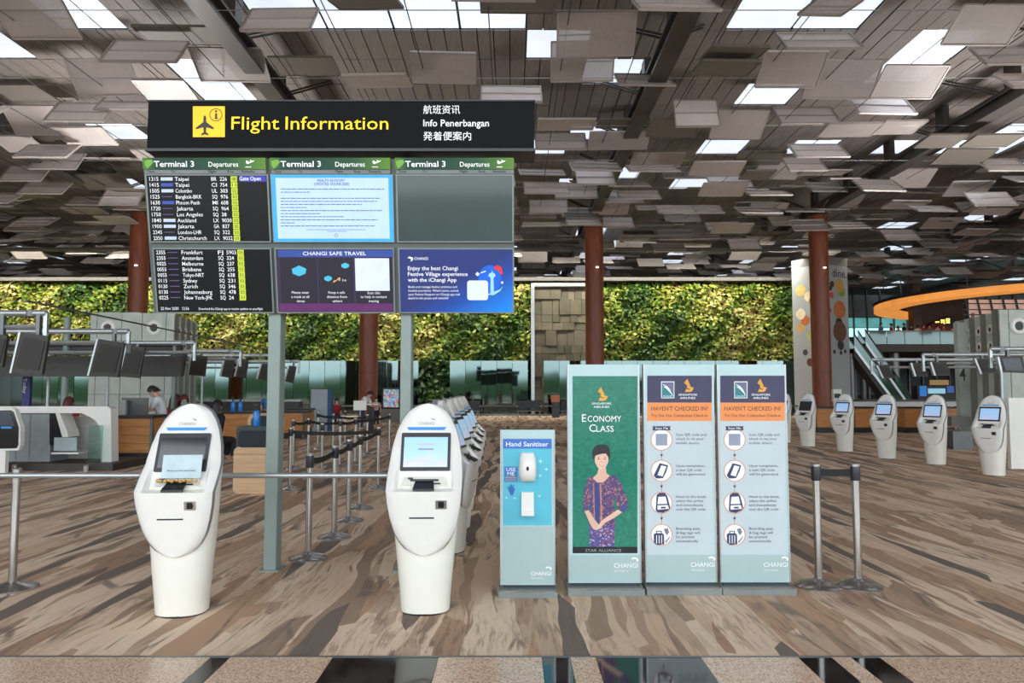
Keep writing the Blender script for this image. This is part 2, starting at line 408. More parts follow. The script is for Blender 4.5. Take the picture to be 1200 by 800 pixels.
# steel beams on the column lines, hung from the ceiling
COLX = (-32.25, -20.0, -7.75, 4.5, 16.75, 29.0, 41.25)
for i, bxx in enumerate(COLX):
    b = MB().bx(bxx-.28, bxx+.28, -6, 80, 11.1, 11.2).bx(bxx-.05, bxx+.05, -6, 80, 11.2, 11.62).bx(bxx-.24, bxx+.24, -6, 80, 11.62, 11.7).build('trim_%d' % (i+1), M['beam']); struct(b)
    for y in np.arange(16, 66, 4.06):
        h = MB().bx(bxx-.11, bxx+.11, y-.28, y+.28, 11.7, CZ).build('hanger', M['beam'], b)
        for s in (-1, 1):
            MB().tube((bxx, y+.3, 11.6), (bxx+s*1.3, y+1.6, CZ), .035, 5).tube((bxx, y+.5, 11.6), (bxx+s*1.3, y+1.8, CZ), .035, 5).build('brace_rods', M['cable'], b)
for i in range(-14, 40):
    x = X0+PX*i+1.0
    if abs(x) < 40: MB().tube((x, 8, 11.05), (x, 70, 11.05), .016, 4).build('cable', M['cable'], ce)
for y in np.arange(18, 66, 4.06):
    MB().tube((-42, y, 11.12), (48, y, 11.12), .014, 4).build('cable', M['rail'], ce)

# --- back wall, end walls
wb = MB().bx(-70, 90, 82, 82.4, 0, CZ+.2).build('wall_back', mat('back_wall_grey', (104, 104, 100), .8)); struct(wb)
wl = MB().bx(-68.4, -68, -9, 84, 0, CZ+.2).build('wall_left', mat('end_wall_grey', (150, 150, 146), .8)); struct(wl)
wr = MB().bx(88, 88.4, 20, 84, 0, CZ+.2).build('wall_right', mat('end_wall_grey2', (150, 150, 146), .8)); struct(wr)

# --- planted wall, glass screen below it
GY = 48.0; GX0, GX1 = -48.0, at(938, 400, GY).x
ZT = at(300, 331, GY).z; ZB = at(300, 421, GY).z
gw = MB().bx(GX0, GX1, GY, GY+.5, 0, ZT).build('wall_garden', mat('dark_soil_backing', (26, 30, 20), .95)); struct(gw)
so = MB().bx(GX0, GX1+.4, GY-.9, GY+.6, ZT, ZT+.22).build('trim_8', mat('soffit_dark', (92, 90, 86), .6)); struct(so)
struct(MB().bx(-38.2, 22.2, 44.7, 45.3, 10.15, 10.3).build('trim_9', M['beam']))
SPX0, SPX1 = at(622, 400, GY).x, at(704, 400, GY).x
def leaf_mats():
    L = []
    for i, (c, tr) in enumerate((((70, 104, 36), .3), ((104, 132, 40), .35), ((150, 160, 62), .35), ((186, 182, 86), .35), ((48, 78, 34), .25), ((124, 84, 48), .2), ((206, 200, 128), .3))):
        L.append(mat('leaf_tone_%d' % i, c, .45, var=.18, scale=3.))
    return L
LM = leaf_mats()
def foliage(name, n, x0, x1, z0, z1, y0, y1, s0, s1, skip=None, weights=None, parent=None):
    X = RNG.uniform(x0, x1, n); Z = RNG.uniform(z0, z1, n)
    if skip:
        k = (X < skip[0]) | (X > skip[1]); X = X[k]; Z = Z[k]; n = len(X)
    bump = .5+.5*np.sin(X*1.7+1.3*np.sin(Z*1.9))*np.cos(Z*2.3+np.sin(X*.8))
    Y = y1-(y1-y0)*(.15+.85*bump*RNG.uniform(.3, 1, n)); S = RNG.uniform(s0, s1, n)
    a = RNG.uniform(0, 2*PI, n); tilt = RNG.uniform(-.2, 1.2, n)
    # leaf axis mostly drooping outwards, width axis random
    ax = np.stack([np.cos(a)*.75, -np.abs(np.sin(tilt))*.8-.1, np.sin(a)*.6-.45], 1); ax /= np.linalg.norm(ax, axis=1)[:, None]
    up = RNG.normal(0, .5, (n, 3)); up[:, 1] -= 1.0; up[:, 2] += .8
    wd = np.cross(ax, up); wd /= np.linalg.norm(wd, axis=1)[:, None]
    nr = np.cross(wd, ax)
    P = np.stack([X, Y, Z], 1); S = S[:, None]
    V = np.stack([P, P+ax*S*.5+wd*S*.28-nr*S*.06, P+ax*S, P+ax*S*.5-wd*S*.28-nr*S*.06], 1).reshape(-1, 3)
    me = bpy.data.meshes.new(name); me.vertices.add(4*n); me.vertices.foreach_set('co', V.ravel())
    base = np.arange(n)[:, None]*4; T = np.concatenate([base+np.array([[0, 1, 2]]), base+np.array([[0, 2, 3]])], 1).reshape(-1)
    me.loops.add(6*n); me.loops.foreach_set('vertex_index', T); me.polygons.add(2*n)
    me.polygons.foreach_set('loop_start', np.arange(2*n)*3); me.polygons.foreach_set('loop_total', np.full(2*n, 3))
    for m in LM: me.materials.append(m)
    sel = .5+.28*np.sin(X*.55+.9*np.sin(Z*.9))+.22*np.sin(X*1.9-Z*1.4)+RNG.normal(0, .22, n)
    wts = weights or (.12, .30, .52, .78, .86, .93, 1.)
    idx = np.searchsorted(np.array(wts), np.clip(sel, 0, 1)); idx = np.clip(idx, 0, len(LM)-1)
    order = np.array([4, 0, 1, 2, 3, 5, 6])[idx]
    me.polygons.foreach_set('material_index', np.repeat(order, 2)); me.update(calc_edges=True)
    return link(name, me, parent)
fo = foliage('wall_foliage', 52000, GX0, GX1, ZB-.2, ZT-.05, GY-.75, GY-.02, .16, .40, (SPX0-.1, SPX1+.1))
tag(fo, 'dense leafy green and yellow foliage covering the tall garden wall', 'foliage', kind='stuff')
fo2 = foliage('undergrowth', 9000, GX0, GX1, .1, ZB, GY-.6, GY-.12, .3, .7, (SPX0-.5, SPX1+.5), weights=(.5, .8, .9, .95, .97, .99, 1.))
tag(fo2, 'dark leafy undergrowth behind the glass screen at the garden wall foot', 'foliage', kind='stuff')
M['gl2'] = glass_material('dark_green_glass', (70, 120, 110), .06, .05, .7)
M['gl'] = glass_material('teal_screen_glass', (60, 130, 120), .22, .03, .6)
gs = MB().bx(GX0, GX1, GY-1.62, GY-1.58, 0, .12).build('wall_glass', M['dsteel']); struct(gs)
x = GX0; i = 0; pane = {}
GAPS = [at(a, 450, GY-1.6).x for a in (508, 631)]
while x < GX1-.5:
    wdt = .98
    if not any(abs(x+.49-gx) < .6 for gx in GAPS):
        if 'p' not in pane:
            o = MB().bx(.012, wdt-.012, -.01, .01, .12, ZB-.15).build('pane', M['gl'], gs); pane['p'] = o.data
        else: o = link('pane', pane['p'], gs)
        o.location = (x, GY-1.6, 0); o.rotation_euler = (rs.uniform(-.004, .004), 0, rs.uniform(-.012, .012))
    x += wdt; i += 1
# framed stone panel
sp = thing('stone_panel', 'tall steel framed panel of staggered grey stone blocks in the garden wall', 'wall panel', (SPX0, GY-.5, 0))
wS = SPX1-SPX0; zt = at(650, 336, GY-.6).z
fm = MB().bx(0, .22, -.35, .5, 0, zt).bx(wS-.22, wS, -.35, .5, 0, zt).bx(0, wS, -.35, .5, zt, zt+.22); fm.build('frame', M['rail'], sp)
MB().bx(.2, wS-.2, .3, .5, 0, zt).build('backing', mat('stone_backing', (60, 58, 50), .9), sp)
rs = random.Random(11); z = .2
SM = [mat('stone_%d' % i, c, .8, var=.15, scale=3) for i, c in enumerate(((98, 92, 76), (86, 82, 68), (110, 102, 86)))]
while z < zt-.2:
    h = rs.choice((.5, .75, 1.0)); x = .24
    while x < wS-.3:
        ww = min(rs.choice((.45, .7, 1.0)), wS-.24-x)
        dy = rs.uniform(-.12, .1)
        MB().bx(x+.01, x+ww-.01, dy, .32, z+.01, min(z+h, zt)-.01).build('stone', rs.choice(SM), sp); x += ww
    z += h

# --- copper-red columns
for i, (px, lab) in enumerate(((160, 'copper red round column behind the left end of the departure screens'), (432, 'copper red round column between the two grey-green sign posts'), (697, 'copper red round column rising above the green airline poster'), (962, 'copper red round column beside the grey food advert pillar'))):
    X = COLX[i+1]; Y = X*F/(px-600) if i != 2 else 40.0
    Y = max(36, min(42, Y)); X = at(px, 400, Y).x
    c = thing('round_column', lab, 'column', (X, Y, 0), 0, 'copper red columns')
    r = .5
    MB().lathe([(r, .0), (r, 2.5)], n=28).build('lower_shaft', M['red_col'], c, True)
    MB().lathe([(r*1.01, 2.5), (r*1.01, 2.53)], n=28).build('joint_ring', mat('joint_dark', (90, 44, 30), .5), c, True)
    MB().lathe([(r, 2.53), (r, 11.1)], n=28).build('upper_shaft', M['red_col'], c, True)
    MB().lathe([(.07, -.03), (.09, .02), (.0, .05)], (0, 0, 0), 10).build('wall_light', mat('small_lamp', (255, 250, 235), emit=2), c).location = (.1, -.52, 8.2)
# ================================================================ ceiling louvres
LW, LL = 1.9, 1.15
def louvre_proto(kind):
    m = {'p': M['perf'], 'w': M['lit_louvre'], 'd': M['shaded_louvre']}[kind]
    me = MB().bx(-LW/2, LW/2, -LL/2, LL/2, -.006, .006).build('hanging_panel', m)
    fr = MB()
    for a in (-1, 1):
        fr.bx(-LW/2, LW/2, a*LL/2-.02, a*LL/2+.02, -.02, .05); fr.bx(a*LW/2-.02, a*LW/2+.02, -LL/2, LL/2, -.02, .05)
    fr.bx(-LW/2, LW/2, -.012, .012, .006, .05)
    f = fr.build('edge_frame', M['louvre_frame'] if kind != 'd' else M['shaded_louvre'], me)
    return me, f
PROTO = {k: louvre_proto(k) for k in 'pwd'}
LLAB = {'p': 'perforated grey metal panel in the crowded far field under the ceiling', 'w': 'whitish enamelled metal panel in the crowded far field under the ceiling', 'd': 'dark olive grey metal panel in the crowded far field under the ceiling'}
specs = []   # kind, location, tilt about x, roll, sx
EXPL = [  # px rectangle and kind of the nearest panels
 (0,85,0,45,'p'),(125,215,50,72,'w'),(165,275,32,52,'d'),(228,312,58,95,'p'),(82,160,70,112,'p'),(60,130,122,142,'w'),(118,195,112,128,'w'),(287,370,12,35,'w'),(320,395,68,88,'d'),
 (40,95,180,198,'w'),(5,55,195,212,'w'),(120,167,222,240,'w'),(10,77,125,158,'p'),(0,45,160,178,'p'),(482,558,63,97,'p'),(405,480,88,102,'p'),(562,652,0,15,'d'),(652,745,17,65,'p'),
 (645,720,50,95,'p'),(722,788,88,100,'w'),(563,635,102,119,'w'),(627,687,157,175,'w'),(630,697,140,152,'p'),(565,623,174,187,'w'),(675,720,200,216,'w'),(700,758,140,150,'d'),
 (915,1005,40,57,'w'),(827,895,55,70,'d'),(815,885,72,88,'d'),(890,965,62,102,'p'),(945,1030,72,115,'p'),(1028,1103,78,115,'p'),(1115,1197,8,52,'p'),(1145,1225,57,75,'w'),(1175,1240,88,102,'w'),
 (910,980,127,145,'w'),(998,1068,115,133,'w'),(835,897,130,162,'p'),(790,842,118,148,'w'),(965,1028,145,160,'p'),(1030,1078,142,157,'p'),(928,990,170,184,'w'),(862,917,178,193,'d'),(920,965,185,200,'w'),
 (1080,1125,158,173,'d'),(1100,1160,175,192,'d'),(1135,1190,158,172,'d'),(830,880,207,220,'w'),(1150,1200,187,200,'w'),(810,870,190,205,'p'),(945,1000,0,18,'p'),(870,905,200,210,'d'),
 (0,80,100,118,'d'),(390,470,0,10,'d'),(165,225,95,118,'p'),(690,760,155,175,'p'),(740,800,180,195,'p'),(650,700,215,232,'w'),(620,665,235,250,'w'),(760,820,140,160,'d'),(70,130,150,170,'p'),(95,150,205,222,'d')]
for x0, x1, y0, y1, kd in EXPL:
    px, py = (x0+x1)/2, (y0+y1)/2
    z = 10.9+.35*math.sin(px*1.7+py); c = atz(px, py, z); wpx = (x1-x0)/F*c.y
    beta = math.atan2(z-CAMZ, c.y); h = min(.98, (y1-y0)/F*c.y/LL)
    specs.append((kd, c, -(beta+math.asin(h)) if kd == 'w' else math.asin(h)-beta, random.Random(px).uniform(-.05, .05), wpx/LW, True))
rs = random.Random(21)
for iy in range(30):
    for ix in range(-6, 52):
        y = 6+iy*2.03; x = X0+PX*ix+1.0
        if y < 31 and abs(x) < y*.74 and y > 17: pr = .16 if y < 24 else .34
        elif y < 18: pr = .35
        else: pr = .88
        for lay in range(1 if y < 31 else 2):
            if rs.random() > pr*(1 if lay == 0 else .55): continue
            kd = rs.choices('pwd', (.45, .33, .22))[0]
            z = rs.uniform(10.1, 11.3) if lay == 0 else rs.uniform(11.1, 11.7)
            if min(abs(x-bb) for bb in COLX) < .7 and z > 10.9: z -= .8
            t = rs.uniform(-.30, .55) if kd != 'd' else rs.uniform(-.45, -.02)
            bt_ = math.atan2(z-CAMZ, max(y, 8)); 
            if kd == 'w' or (kd == 'p' and rs.random() < .45): t = -(bt_+rs.uniform(.12, .5))
            cc = Vector((x+rs.uniform(-.3, .3), y+rs.uniform(-.4, .4), z)); 
            if any(abs(q[1].x-cc.x) < 1.95 and abs(q[1].y-cc.y) < 1.2 and abs(q[1].z-cc.z) < .55 for q in specs[-140:]+specs[:62]): continue
            specs.append((kd, cc if True else Vector((x+rs.uniform(-.35, .35), y+rs.uniform(-.5, .5), z)), t, rs.uniform(-.07, .07), rs.uniform(.92, 1.05), False))
def visible(s):
    p = s[1]; return p.y > 14 and abs(p.x/p.y) < .74 and (p.z-CAMZ)/p.y < .56
vis = sorted([s for s in specs if visible(s)], key=lambda s: (not s[5], s[1].y)); rest = [s for s in specs if not visible(s)]
cnt = {'p': 0, 'w': 0, 'd': 0}; singles = []; more = []
for s in vis:
    if len(singles) < 300: singles.append(s)
    else: more.append(s)
first = {}; panels = []
for kd, c, t, ro, sxx, _ in singles:
    pm_, pf_ = PROTO[kd]
    if kd not in first: o, f = pm_, pf_; first[kd] = 1
    else:
        o = pm_.copy(); COL.objects.link(o); f = pf_.copy(); COL.objects.link(f); f.parent = o
    o.location = c; o.rotation_euler = (-t, 0, ro); o.scale = (sxx, 1, 1)
    panels.append((kd, o))
# each panel that shows large gets its own wording, counted within its band of the ceiling
def proj(p):
    d = p-CP; f_ = d.y*math.cos(PITCH)+d.z*math.sin(PITCH); u_ = -d.y*math.sin(PITCH)+d.z*math.cos(PITCH); return 600+F*d.x/f_, 400-F*u_/f_
NUM = 'first second third fourth fifth sixth seventh eighth ninth tenth eleventh twelfth thirteenth fourteenth fifteenth sixteenth seventeenth eighteenth nineteenth twentieth'.split()
BANDS = ((-99, 42, 'among those at the very top edge'), (42, 80, 'among those just below the top row'), (80, 118, 'among those level with the sign top'), (118, 160, 'among those level with the sign lettering'), (160, 205, 'among those level with the screen headers'))
SHORT = {'p': 'perforated grey', 'w': 'whitish', 'd': 'dark olive'}; GRP = {'p': 'perforated ceiling panels', 'w': 'white ceiling panels', 'd': 'dark ceiling panels'}
done = set()
for kd in 'pwd':
    for y0, y1, wd in BANDS:
        L = []
        for k2, o in panels:
            x_, y_ = proj(o.location)
            if k2 == kd and y0 <= y_ < y1: L.append((x_, o))
        L.sort(key=lambda q: q[0])
        for i, (x_, o) in enumerate(L[:20]): tag(o, '%s hanging panel, %s from left %s' % (SHORT[kd], NUM[i], wd), 'ceiling panel', GRP[kd]); done.add(o.name)
for kd, o in panels:
    if o.name not in done: tag(o, LLAB[kd], 'ceiling panel', GRP[kd])
for kd in 'pwd':
    mb = MB()
    for k2, c, t, ro, sxx, _ in more+rest:
        if k2 != kd: continue
        R = Matrix.Rotation(ro, 3, 'Z') @ Matrix.Rotation(-t, 3, 'X')
        mb.box(c, (LW*sxx, LL, .014), R)
    if mb.v:
        o = mb.build('distant_hanging_panels', {'p': M['perf'], 'w': M['lit_louvre'], 'd': M['shaded_louvre']}[kd])
        tag(o, {'p': 'field of perforated grey panels under the far ceiling', 'w': 'field of pale enamelled panels under the far ceiling', 'd': 'field of dark olive panels under the far ceiling'}[kd], 'ceiling panels', kind='stuff')
# ================================================================ flight information gantry
def sub(nm, c, **k): return mat(nm, c, **k)
SY = 6.33
A_, B_ = at(385, 184, SY), at(392, 368, SY+.29)
vv = (A_-B_); NRM = Vector((0, -vv.z, vv.y)).normalized()
TS = Surf(A_, NRM)
RT = Matrix((TS.u, -TS.n, TS.w)).transposed()            # plane frame: x, into the board, up
def tq(x0, y0, x1, y1, off=0.):
    ym, xm = (y0+y1)/2, (x0+x1)/2
    X0_, X1_ = TS.p(x0, ym, off), TS.p(x1, ym, off); t = TS.p(xm, y0, off); b = TS.p(xm, y1, off)
    c = (X0_+X1_)/2; c = Vector((c.x, (t.y+b.y)/2, (t.z+b.z)/2)); return c, (X1_-X0_).length, (t-b).length
def tbox(mb, x0, y0, x1, y1, front, back):
    c, W, H = tq(x0, y0, x1, y1); return mb.box(c+TS.n*((front+back)/2), (W, front-back, H), RT)
def trect(name, x0, y0, x1, y1, m, parent, off):
    c, W, H = tq(x0, y0, x1, y1); mb = MB(); c = c+TS.n*off
    mb.add([c-TS.u*W/2-TS.w*H/2, c+TS.u*W/2-TS.w*H/2, c+TS.u*W/2+TS.w*H/2, c-TS.u*W/2+TS.w*H/2], [(0, 1, 2, 3)]); return mb.build(name, m, parent, world=True)
def fx(px, ym, py):
    X = TS.p(px, ym).x; k = TS.p(601, py).x-TS.p(600, py).x; return 600+X/k
ga = thing('flight_information_gantry', 'flight information board of six screens under a black overhead sign on two posts', 'information board', (at(398, 400, 6.75).x, 6.75, 0))
for px, w_ in ((322, .115), (476, .1)):
    X = at(px, 520, 6.75).x
    zt = at(px, 172, 6.75).z+.1
    p = MB().rbox((X, 6.75, zt/2), (w_, .16, zt), .012).build('post', M['postgreen'], ga, world=True)
    MB().bx(X-.09, X+.09, 6.64, 6.86, 0, .012).build('foot_plate', M['postgreen'], p, world=True)
sgT, sgB = at(174, 119, 6.3), at(626, 174, 6.3)
sb = MB().bx(sgT.x, sgB.x, 6.3, 6.62, sgB.z, sgT.z).build('overhead_sign', M['signdark'], ga, world=True)
MB().bx(sgT.x-.01, sgB.x+.01, 6.29, 6.63, sgB.z-.025, sgB.z).bx(sgT.x-.01, sgB.x+.01, 6.29, 6.63, sgT.z, sgT.z+.012).build('sign_edge', M['bezel'], sb, world=True)
S = Surf((0, 6.3, 0))
S.rect('pictogram_field', 226, 124.5, 263.5, 160.5, M['yellow'], sb, .003)
pl = MB()
plane = [(238.5,137),(240,134.5),(241.5,137),(241.8,143),(250.5,149.5),(250.5,151.5),(241.8,149),(241.3,154.5),(244.3,157),(244.3,158.6),(240,157.4),(235.7,158.6),(235.7,157),(238.7,154.5),(238.2,149),(229.5,151.5),(229.5,149.5),(238.2,143)]
S.into(pl, plane, .006); S.ring_into(pl, 253, 134.5, 7.6, 6.7, .006)
S.into(pl, [(252, 139), (254.4, 139), (254.4, 132.6), (252, 132.6)], .006); S.into(pl, S.ell(253.2, 130.4, 1.4, 1.4, 10), .006); S.into(pl, [(251, 139.4), (255.4, 139.4), (255.4, 138.2), (251, 138.2)], .007)
pl.build('pictogram', M['black'], sb, world=True)
S.text('lettering', 'Flight', 271, 151.5, 15.5, M['yellow_text'], sb, wpx=56, bold=.002); S.text('lettering', 'Information', 334.5, 151.5, 15.5, M['yellow_text'], sb, wpx=120.5, bold=.002)
S.text('lettering', '航班资讯', 496, 132.5, 8, M['wtext'], sb, wpx=43); S.text('lettering', 'Info Penerbangan', 496, 148, 8.2, M['wtext'], sb, wpx=77, bold=.008); S.text('lettering', '発着便案内', 496, 163.5, 8, M['wtext'], sb, wpx=56)
# hidden brackets between sign and posts, back frame of the screens
bk = MB(); tbox(bk, 172, 186, 602.5, 367, -.03, -.12); bk.build('back_frame', mat('frame_grey', (104, 114, 112), .4, .4), ga, world=True)
for px in (322, 476):
    X = at(px, 300, 6.7).x; b = MB()
    for py in (205, 345): c = TS.p(fx(px, 520, py), py, -.12); b.bx(X-.04, X+.04, c.y-.02, 6.72, c.z-.03, c.z+.03)
    b.build('bracket', M['postgreen'], ga, world=True)
M['hdr'] = NG('header_green')
g = M['hdr']; gx = g.add('TexCoord'); sp_ = g.add('SeparateXYZ'); g.ln(gx.outputs['Generated'], sp_.inputs[0])
cc = g.ramp(sp_.outputs[0], [(0, lin((80, 132, 50))), (.1, lin((20, 72, 54))), (.35, lin((14, 58, 48))), (.7, lin((30, 86, 52))), (1, lin((96, 142, 50)))]); g.ln(cc, g.b.inputs['Base Color']); g.ln(cc, g.b.inputs['Emission Color']); g.b.inputs['Emission Strength'].default_value = .08
M['hdr'] = g.m
fgrey = mat('label_strip_grey', (134, 142, 142), .5)
scr_dark = mat('lcd_dark', (24, 28, 30), .3, spec=.3); scr_off = mat('lcd_off', (70, 90, 90), .08, var=.12, scale=1.5, spec=.8)
lcd_row = mat('lcd_row_text', (225, 228, 232), emit=0.34); gate_y = mat('gate_yellow', (196, 214, 60), emit=0.23)
logo_p = mat('airline_chip_purple', (96, 76, 128), emit=0.13); logo_w = mat('airline_chip_pale', (190, 204, 224), emit=0.21); logo_b = mat('airline_chip_blue', (60, 80, 170), emit=0.21)
MON = [(172.5, 204, 316, 284), (318.5, 204, 461.5, 284), (464.5, 204, 602, 284), (181, 290.5, 319.5, 367), (323, 290.5, 462.5, 367), (467, 290.5, 602.5, 367)]
mons = []
for i, (x0, y0, x1, y1) in enumerate(MON):
    mb = MB(); tbox(mb, x0, y0, x1, y1, 0, -.06); m = mb.build('monitor', mat('monitor_frame', (140, 150, 148), .35, .4), ga, world=True); mons.append(m)
for i, (x0, x1) in enumerate(((168.5, 312), (317, 457.5), (463, 602))):
    mb = MB(); tbox(mb, x0, 185, x1, 198.5, .02, -.05); h = mb.build('header_strip', M['hdr'], ga, world=True)
    mb = MB(); tbox(mb, x0+1.5, 198.5, x1, 203.6, .01, -.05); ls = mb.build('label_strip', fgrey, ga, world=True)
    TS.text('lettering', 'Terminal 3', x0+12, 195.3, 6.6, M['wtext'], h, wpx=47, bold=.012, off=.022); TS.text('lettering', 'Departures', x0+76, 195.2, 5.6, M['wtext'], h, wpx=34.5, bold=.003, off=.022); t = MB()
    ax = x0+119
    TS.into(t, [(ax+.5, 188.3), (ax+2, 188), (ax+4.2, 189.8), (ax+8.5, 188.1), (ax+10.5, 188), (ax+10, 189), (ax+2.6, 192.2), (ax+1, 191.2)], .022); TS.into(t, [(ax+5, 187.5), (ax+6.4, 187.3), (ax+8, 188.6), (ax+6.8, 189.2)], .023); TS.into(t, [(ax, 196), (ax+7, 196), (ax+7, 195.1), (ax, 195.1)], .022)
    t.build('aeroplane_symbol', M['wtext'], h, world=True)
    lf = MB(); TS.into(lf, [(x0+.5, 189), (x0+4, 187.4), (x0+9, 187), (x0+11, 190), (x0+8, 194), (x0+4, 197.5), (x0+2, 195)], .021); lf.build('leaf_motif', mat('leaf_print', (120, 172, 70), emit=0.17), h, world=True)
    for s_, dx in (('Time', 4), ('To', 32), ('Flight', 76), ('Row', 98), ('Remarks', 115)): TS.text('lettering', s_, x0+dx, 202.3, 3.0, M['black'], ls, bold=.006, off=.012)
def inset(i, m, pad=1.8):
    x0, y0, x1, y1 = MON[i]; return trect('display', x0+pad, y0+pad*.9, x1-pad, y1-pad*.9, m, mons[i], .002)
# departures lists
def flights(i, rows, ya, dy, ym, xt, chips):
    inset(i, scr_dark); m = mons[i]
    for r, (tm, city, al, no, gate) in enumerate(rows):
        y = ya+dy*r; F_ = lambda px: fx(px, ym, y)
        for s_, px, wp in ((tm, xt, 10.6), (city, xt+29.5, len(city)*2.75), (al, xt+72, len(al)*3.1), (no, xt+82, len(no)*2.8)):
            TS.text('lettering', s_, F_(px), y, 4.4, lcd_row, m, bold=.004, off=.004, wpx=wp)
        ch = chips[r]; h = 1.9 if ch != 'p' else .55; e_ = xt+27 if ch != 'p' else xt+25
        TS.poly('airline_chip', [(F_(xt+13), y-2.2+h), (F_(e_), y-2.2+h), (F_(e_), y-2.2-h), (F_(xt+13), y-2.2-h)], {'p': logo_p, 'w': logo_w, 'b': logo_b}[ch], m, .004)
        TS.poly('gate_cell', [(F_(xt+94.5), y+1.1), (F_(xt+102), y+1.1), (F_(xt+102), y-5.3), (F_(xt+94.5), y-5.3)], gate_y, m, .004); TS.text('gate_number', gate, F_(xt+96), y-.3, 3.8, M['black'], m, off=.006, wpx=4.6)
flights(0, [('1315','Taipei','BR','226','08'),('1415','Taipei','CI','754','11'),('1505','Colombo','UL','303','02'),('1525','Bangkok-BKK','SQ','976','03'),('1630','Phnom Penh','MI','608','03'),('1720','Jakarta','SQ','964','03'),('1750','Los Angeles','SQ','38','03'),('1840','Auckland','LX','9030','03'),('1900','Jakarta','GA','837','05'),('2345','London-LHR','SQ','322','03'),('2350','Christchurch','LX','9032','03')], 211.8, 6.93, 245, 177.5, 'wbwpbppwwpw')
trect('remark_field', 280.3, 206, 312, 212.8, mat('remark_blue', (58, 66, 170), emit=0.21), mons[0], .005)
TS.text('lettering', 'Gate Open', fx(282.5, 245, 211.3), 211.3, 4.4, lcd_row, mons[0], bold=.012, off=.007, wpx=25)
flights(3, [('2355','Frankfurt','FJ','5903','03'),('2355','Amsterdam','SQ','324','03'),('0025','Melbourne','SQ','237','03'),('0055','Brisbane','SQ','255','03'),('0055','Tokyo-NRT','SQ','638','03'),('0115','Sydney','SQ','231','03'),('0130','Zurich','SQ','346','03'),('0130','Johannesburg','SQ','478','03'),('0225','New York-JFK','SQ','24','03')], 297.8, 6.62, 325, 185, 'ppppppppp')
TS.text('lettering', '22 Nov 2020   12:56', 188.5, 363, 3.4, lcd_row, mons[3], off=.004, wpx=33); TS.text('lettering', 'Download the iChangi app to receive updates on yourflight', 233, 363, 2.8, lcd_row, mons[3], off=.004, wpx=75)
# health advisory
inset(1, mat('advisory_border', (56, 156, 232), emit=0.38), 1.0); trect('notice_page', 324.5, 208.5, 456, 279.5, mat('advisory_page', (176, 200, 246), emit=0.36, var=.03), mons[1], .004)
adv = mat('advisory_text', (70, 84, 120), emit=0.08); t = MB()
TS.text_into(t, 'HEALTH ADVISORY', 372, 212.8, 3.1, off=.006, wpx=32, bold=.006); TS.text_into(t, '(UPDATED 18 JUNE 2020)', 368, 217, 3.1, off=.006, wpx=41, bold=.006)
rs = random.Random(5); y = 221.5
for ln_ in (122, 34, 0, 116, 113, 95, 31, 119, 46, 74, 114, 16, 110):
    x = 329; xe = 329+ln_
    while x < xe:
        w_ = rs.uniform(2, 7); TS.into(t, [(x, y+.35), (min(x+w_, xe), y+.35), (min(x+w_, xe), y-.45), (x, y-.45)], .006); x += w_+.8
    y += 3.6
for yy, a, b in ((269, 359, 429), (271, 383, 406)): TS.into(t, [(a, yy+.25), (b, yy+.25), (b, yy-.25), (a, yy-.25)], .006)
TS.ring_into(t, 394, 275.5, 2.6, 1.9, .006, 4)
tag(t.build('lettering', adv, mons[1], world=True), kind='stuff')
inset(2, scr_off)
# safe travel
inset(4, mat('travel_ground', (52, 38, 72), emit=0.21, var=.1, scale=1.5)); m = mons[4]
trect('title_band', 326, 293, 460.5, 301, mat('title_blue', (48, 74, 150), emit=0.25), m, .004); trect('foot_band', 327.5, 355.5, 460.5, 364.5, mat('foot_purple', (92, 38, 96), emit=0.21), m, .004)
for a, b in ((329, 371.5), (374, 414), (417, 459)): trect('caption_card', a, 302, b, 355, mat('card_dark', (32, 28, 44), emit=0.21), m, .005)
TS.text('lettering', 'CHANGI SAFE TRAVEL', 355, 299, 4.2, lcd_row, m, off=.006, wpx=74, bold=.006)
t = MB()
for s_, cx, y in (('Please wear', 352, 344), ('a mask at all', 352, 349), ('times', 352.5, 354), ('Keep a safe', 394.5, 344), ('distance from', 395, 349), ('others', 395.5, 354), ('Scan this', 438, 344.5), ('to help in contact', 438, 349), ('tracing', 438, 354)):
    TS.text('lettering', s_, cx, y, 3.0, lcd_row, m, off=.008, align='CENTER')
TS.text('lettering', '> 1m', 397, 329.5, 3.0, lcd_row, m, off=.008)
trect('blank_code_square', 416.5, 302.5, 456.5, 340.5, mat('code_blank', (206, 214, 236), emit=0.29), m, .007)
for cx, cy, k_ in ((350.5, 317, 1.), (384.5, 326, .55), (404.5, 311, .55)): TS.poly('mask_symbol', [(cx-8.5*k_, cy-2*k_), (cx, cy-6*k_), (cx+8.5*k_, cy-2*k_), (cx+7.5*k_, cy+3.5*k_), (cx, cy+6.5*k_), (cx-7.5*k_, cy+3.5*k_)], mat('mask_cyan', (70, 180, 220), emit=.25), m, .007)
ar = MB(); TS.into(ar, [(390, 331), (392, 327.8), (393, 330)], .007); TS.into(ar, [(399, 325), (395.5, 325.8), (398, 328)], .007); TS.into(ar, [(391.5, 329.8), (392, 330.4), (397.6, 326.6), (397, 326)], .007); ar.build('distance_arrow', mat('arrow_amber', (236, 180, 90), emit=0.25), m, world=True)
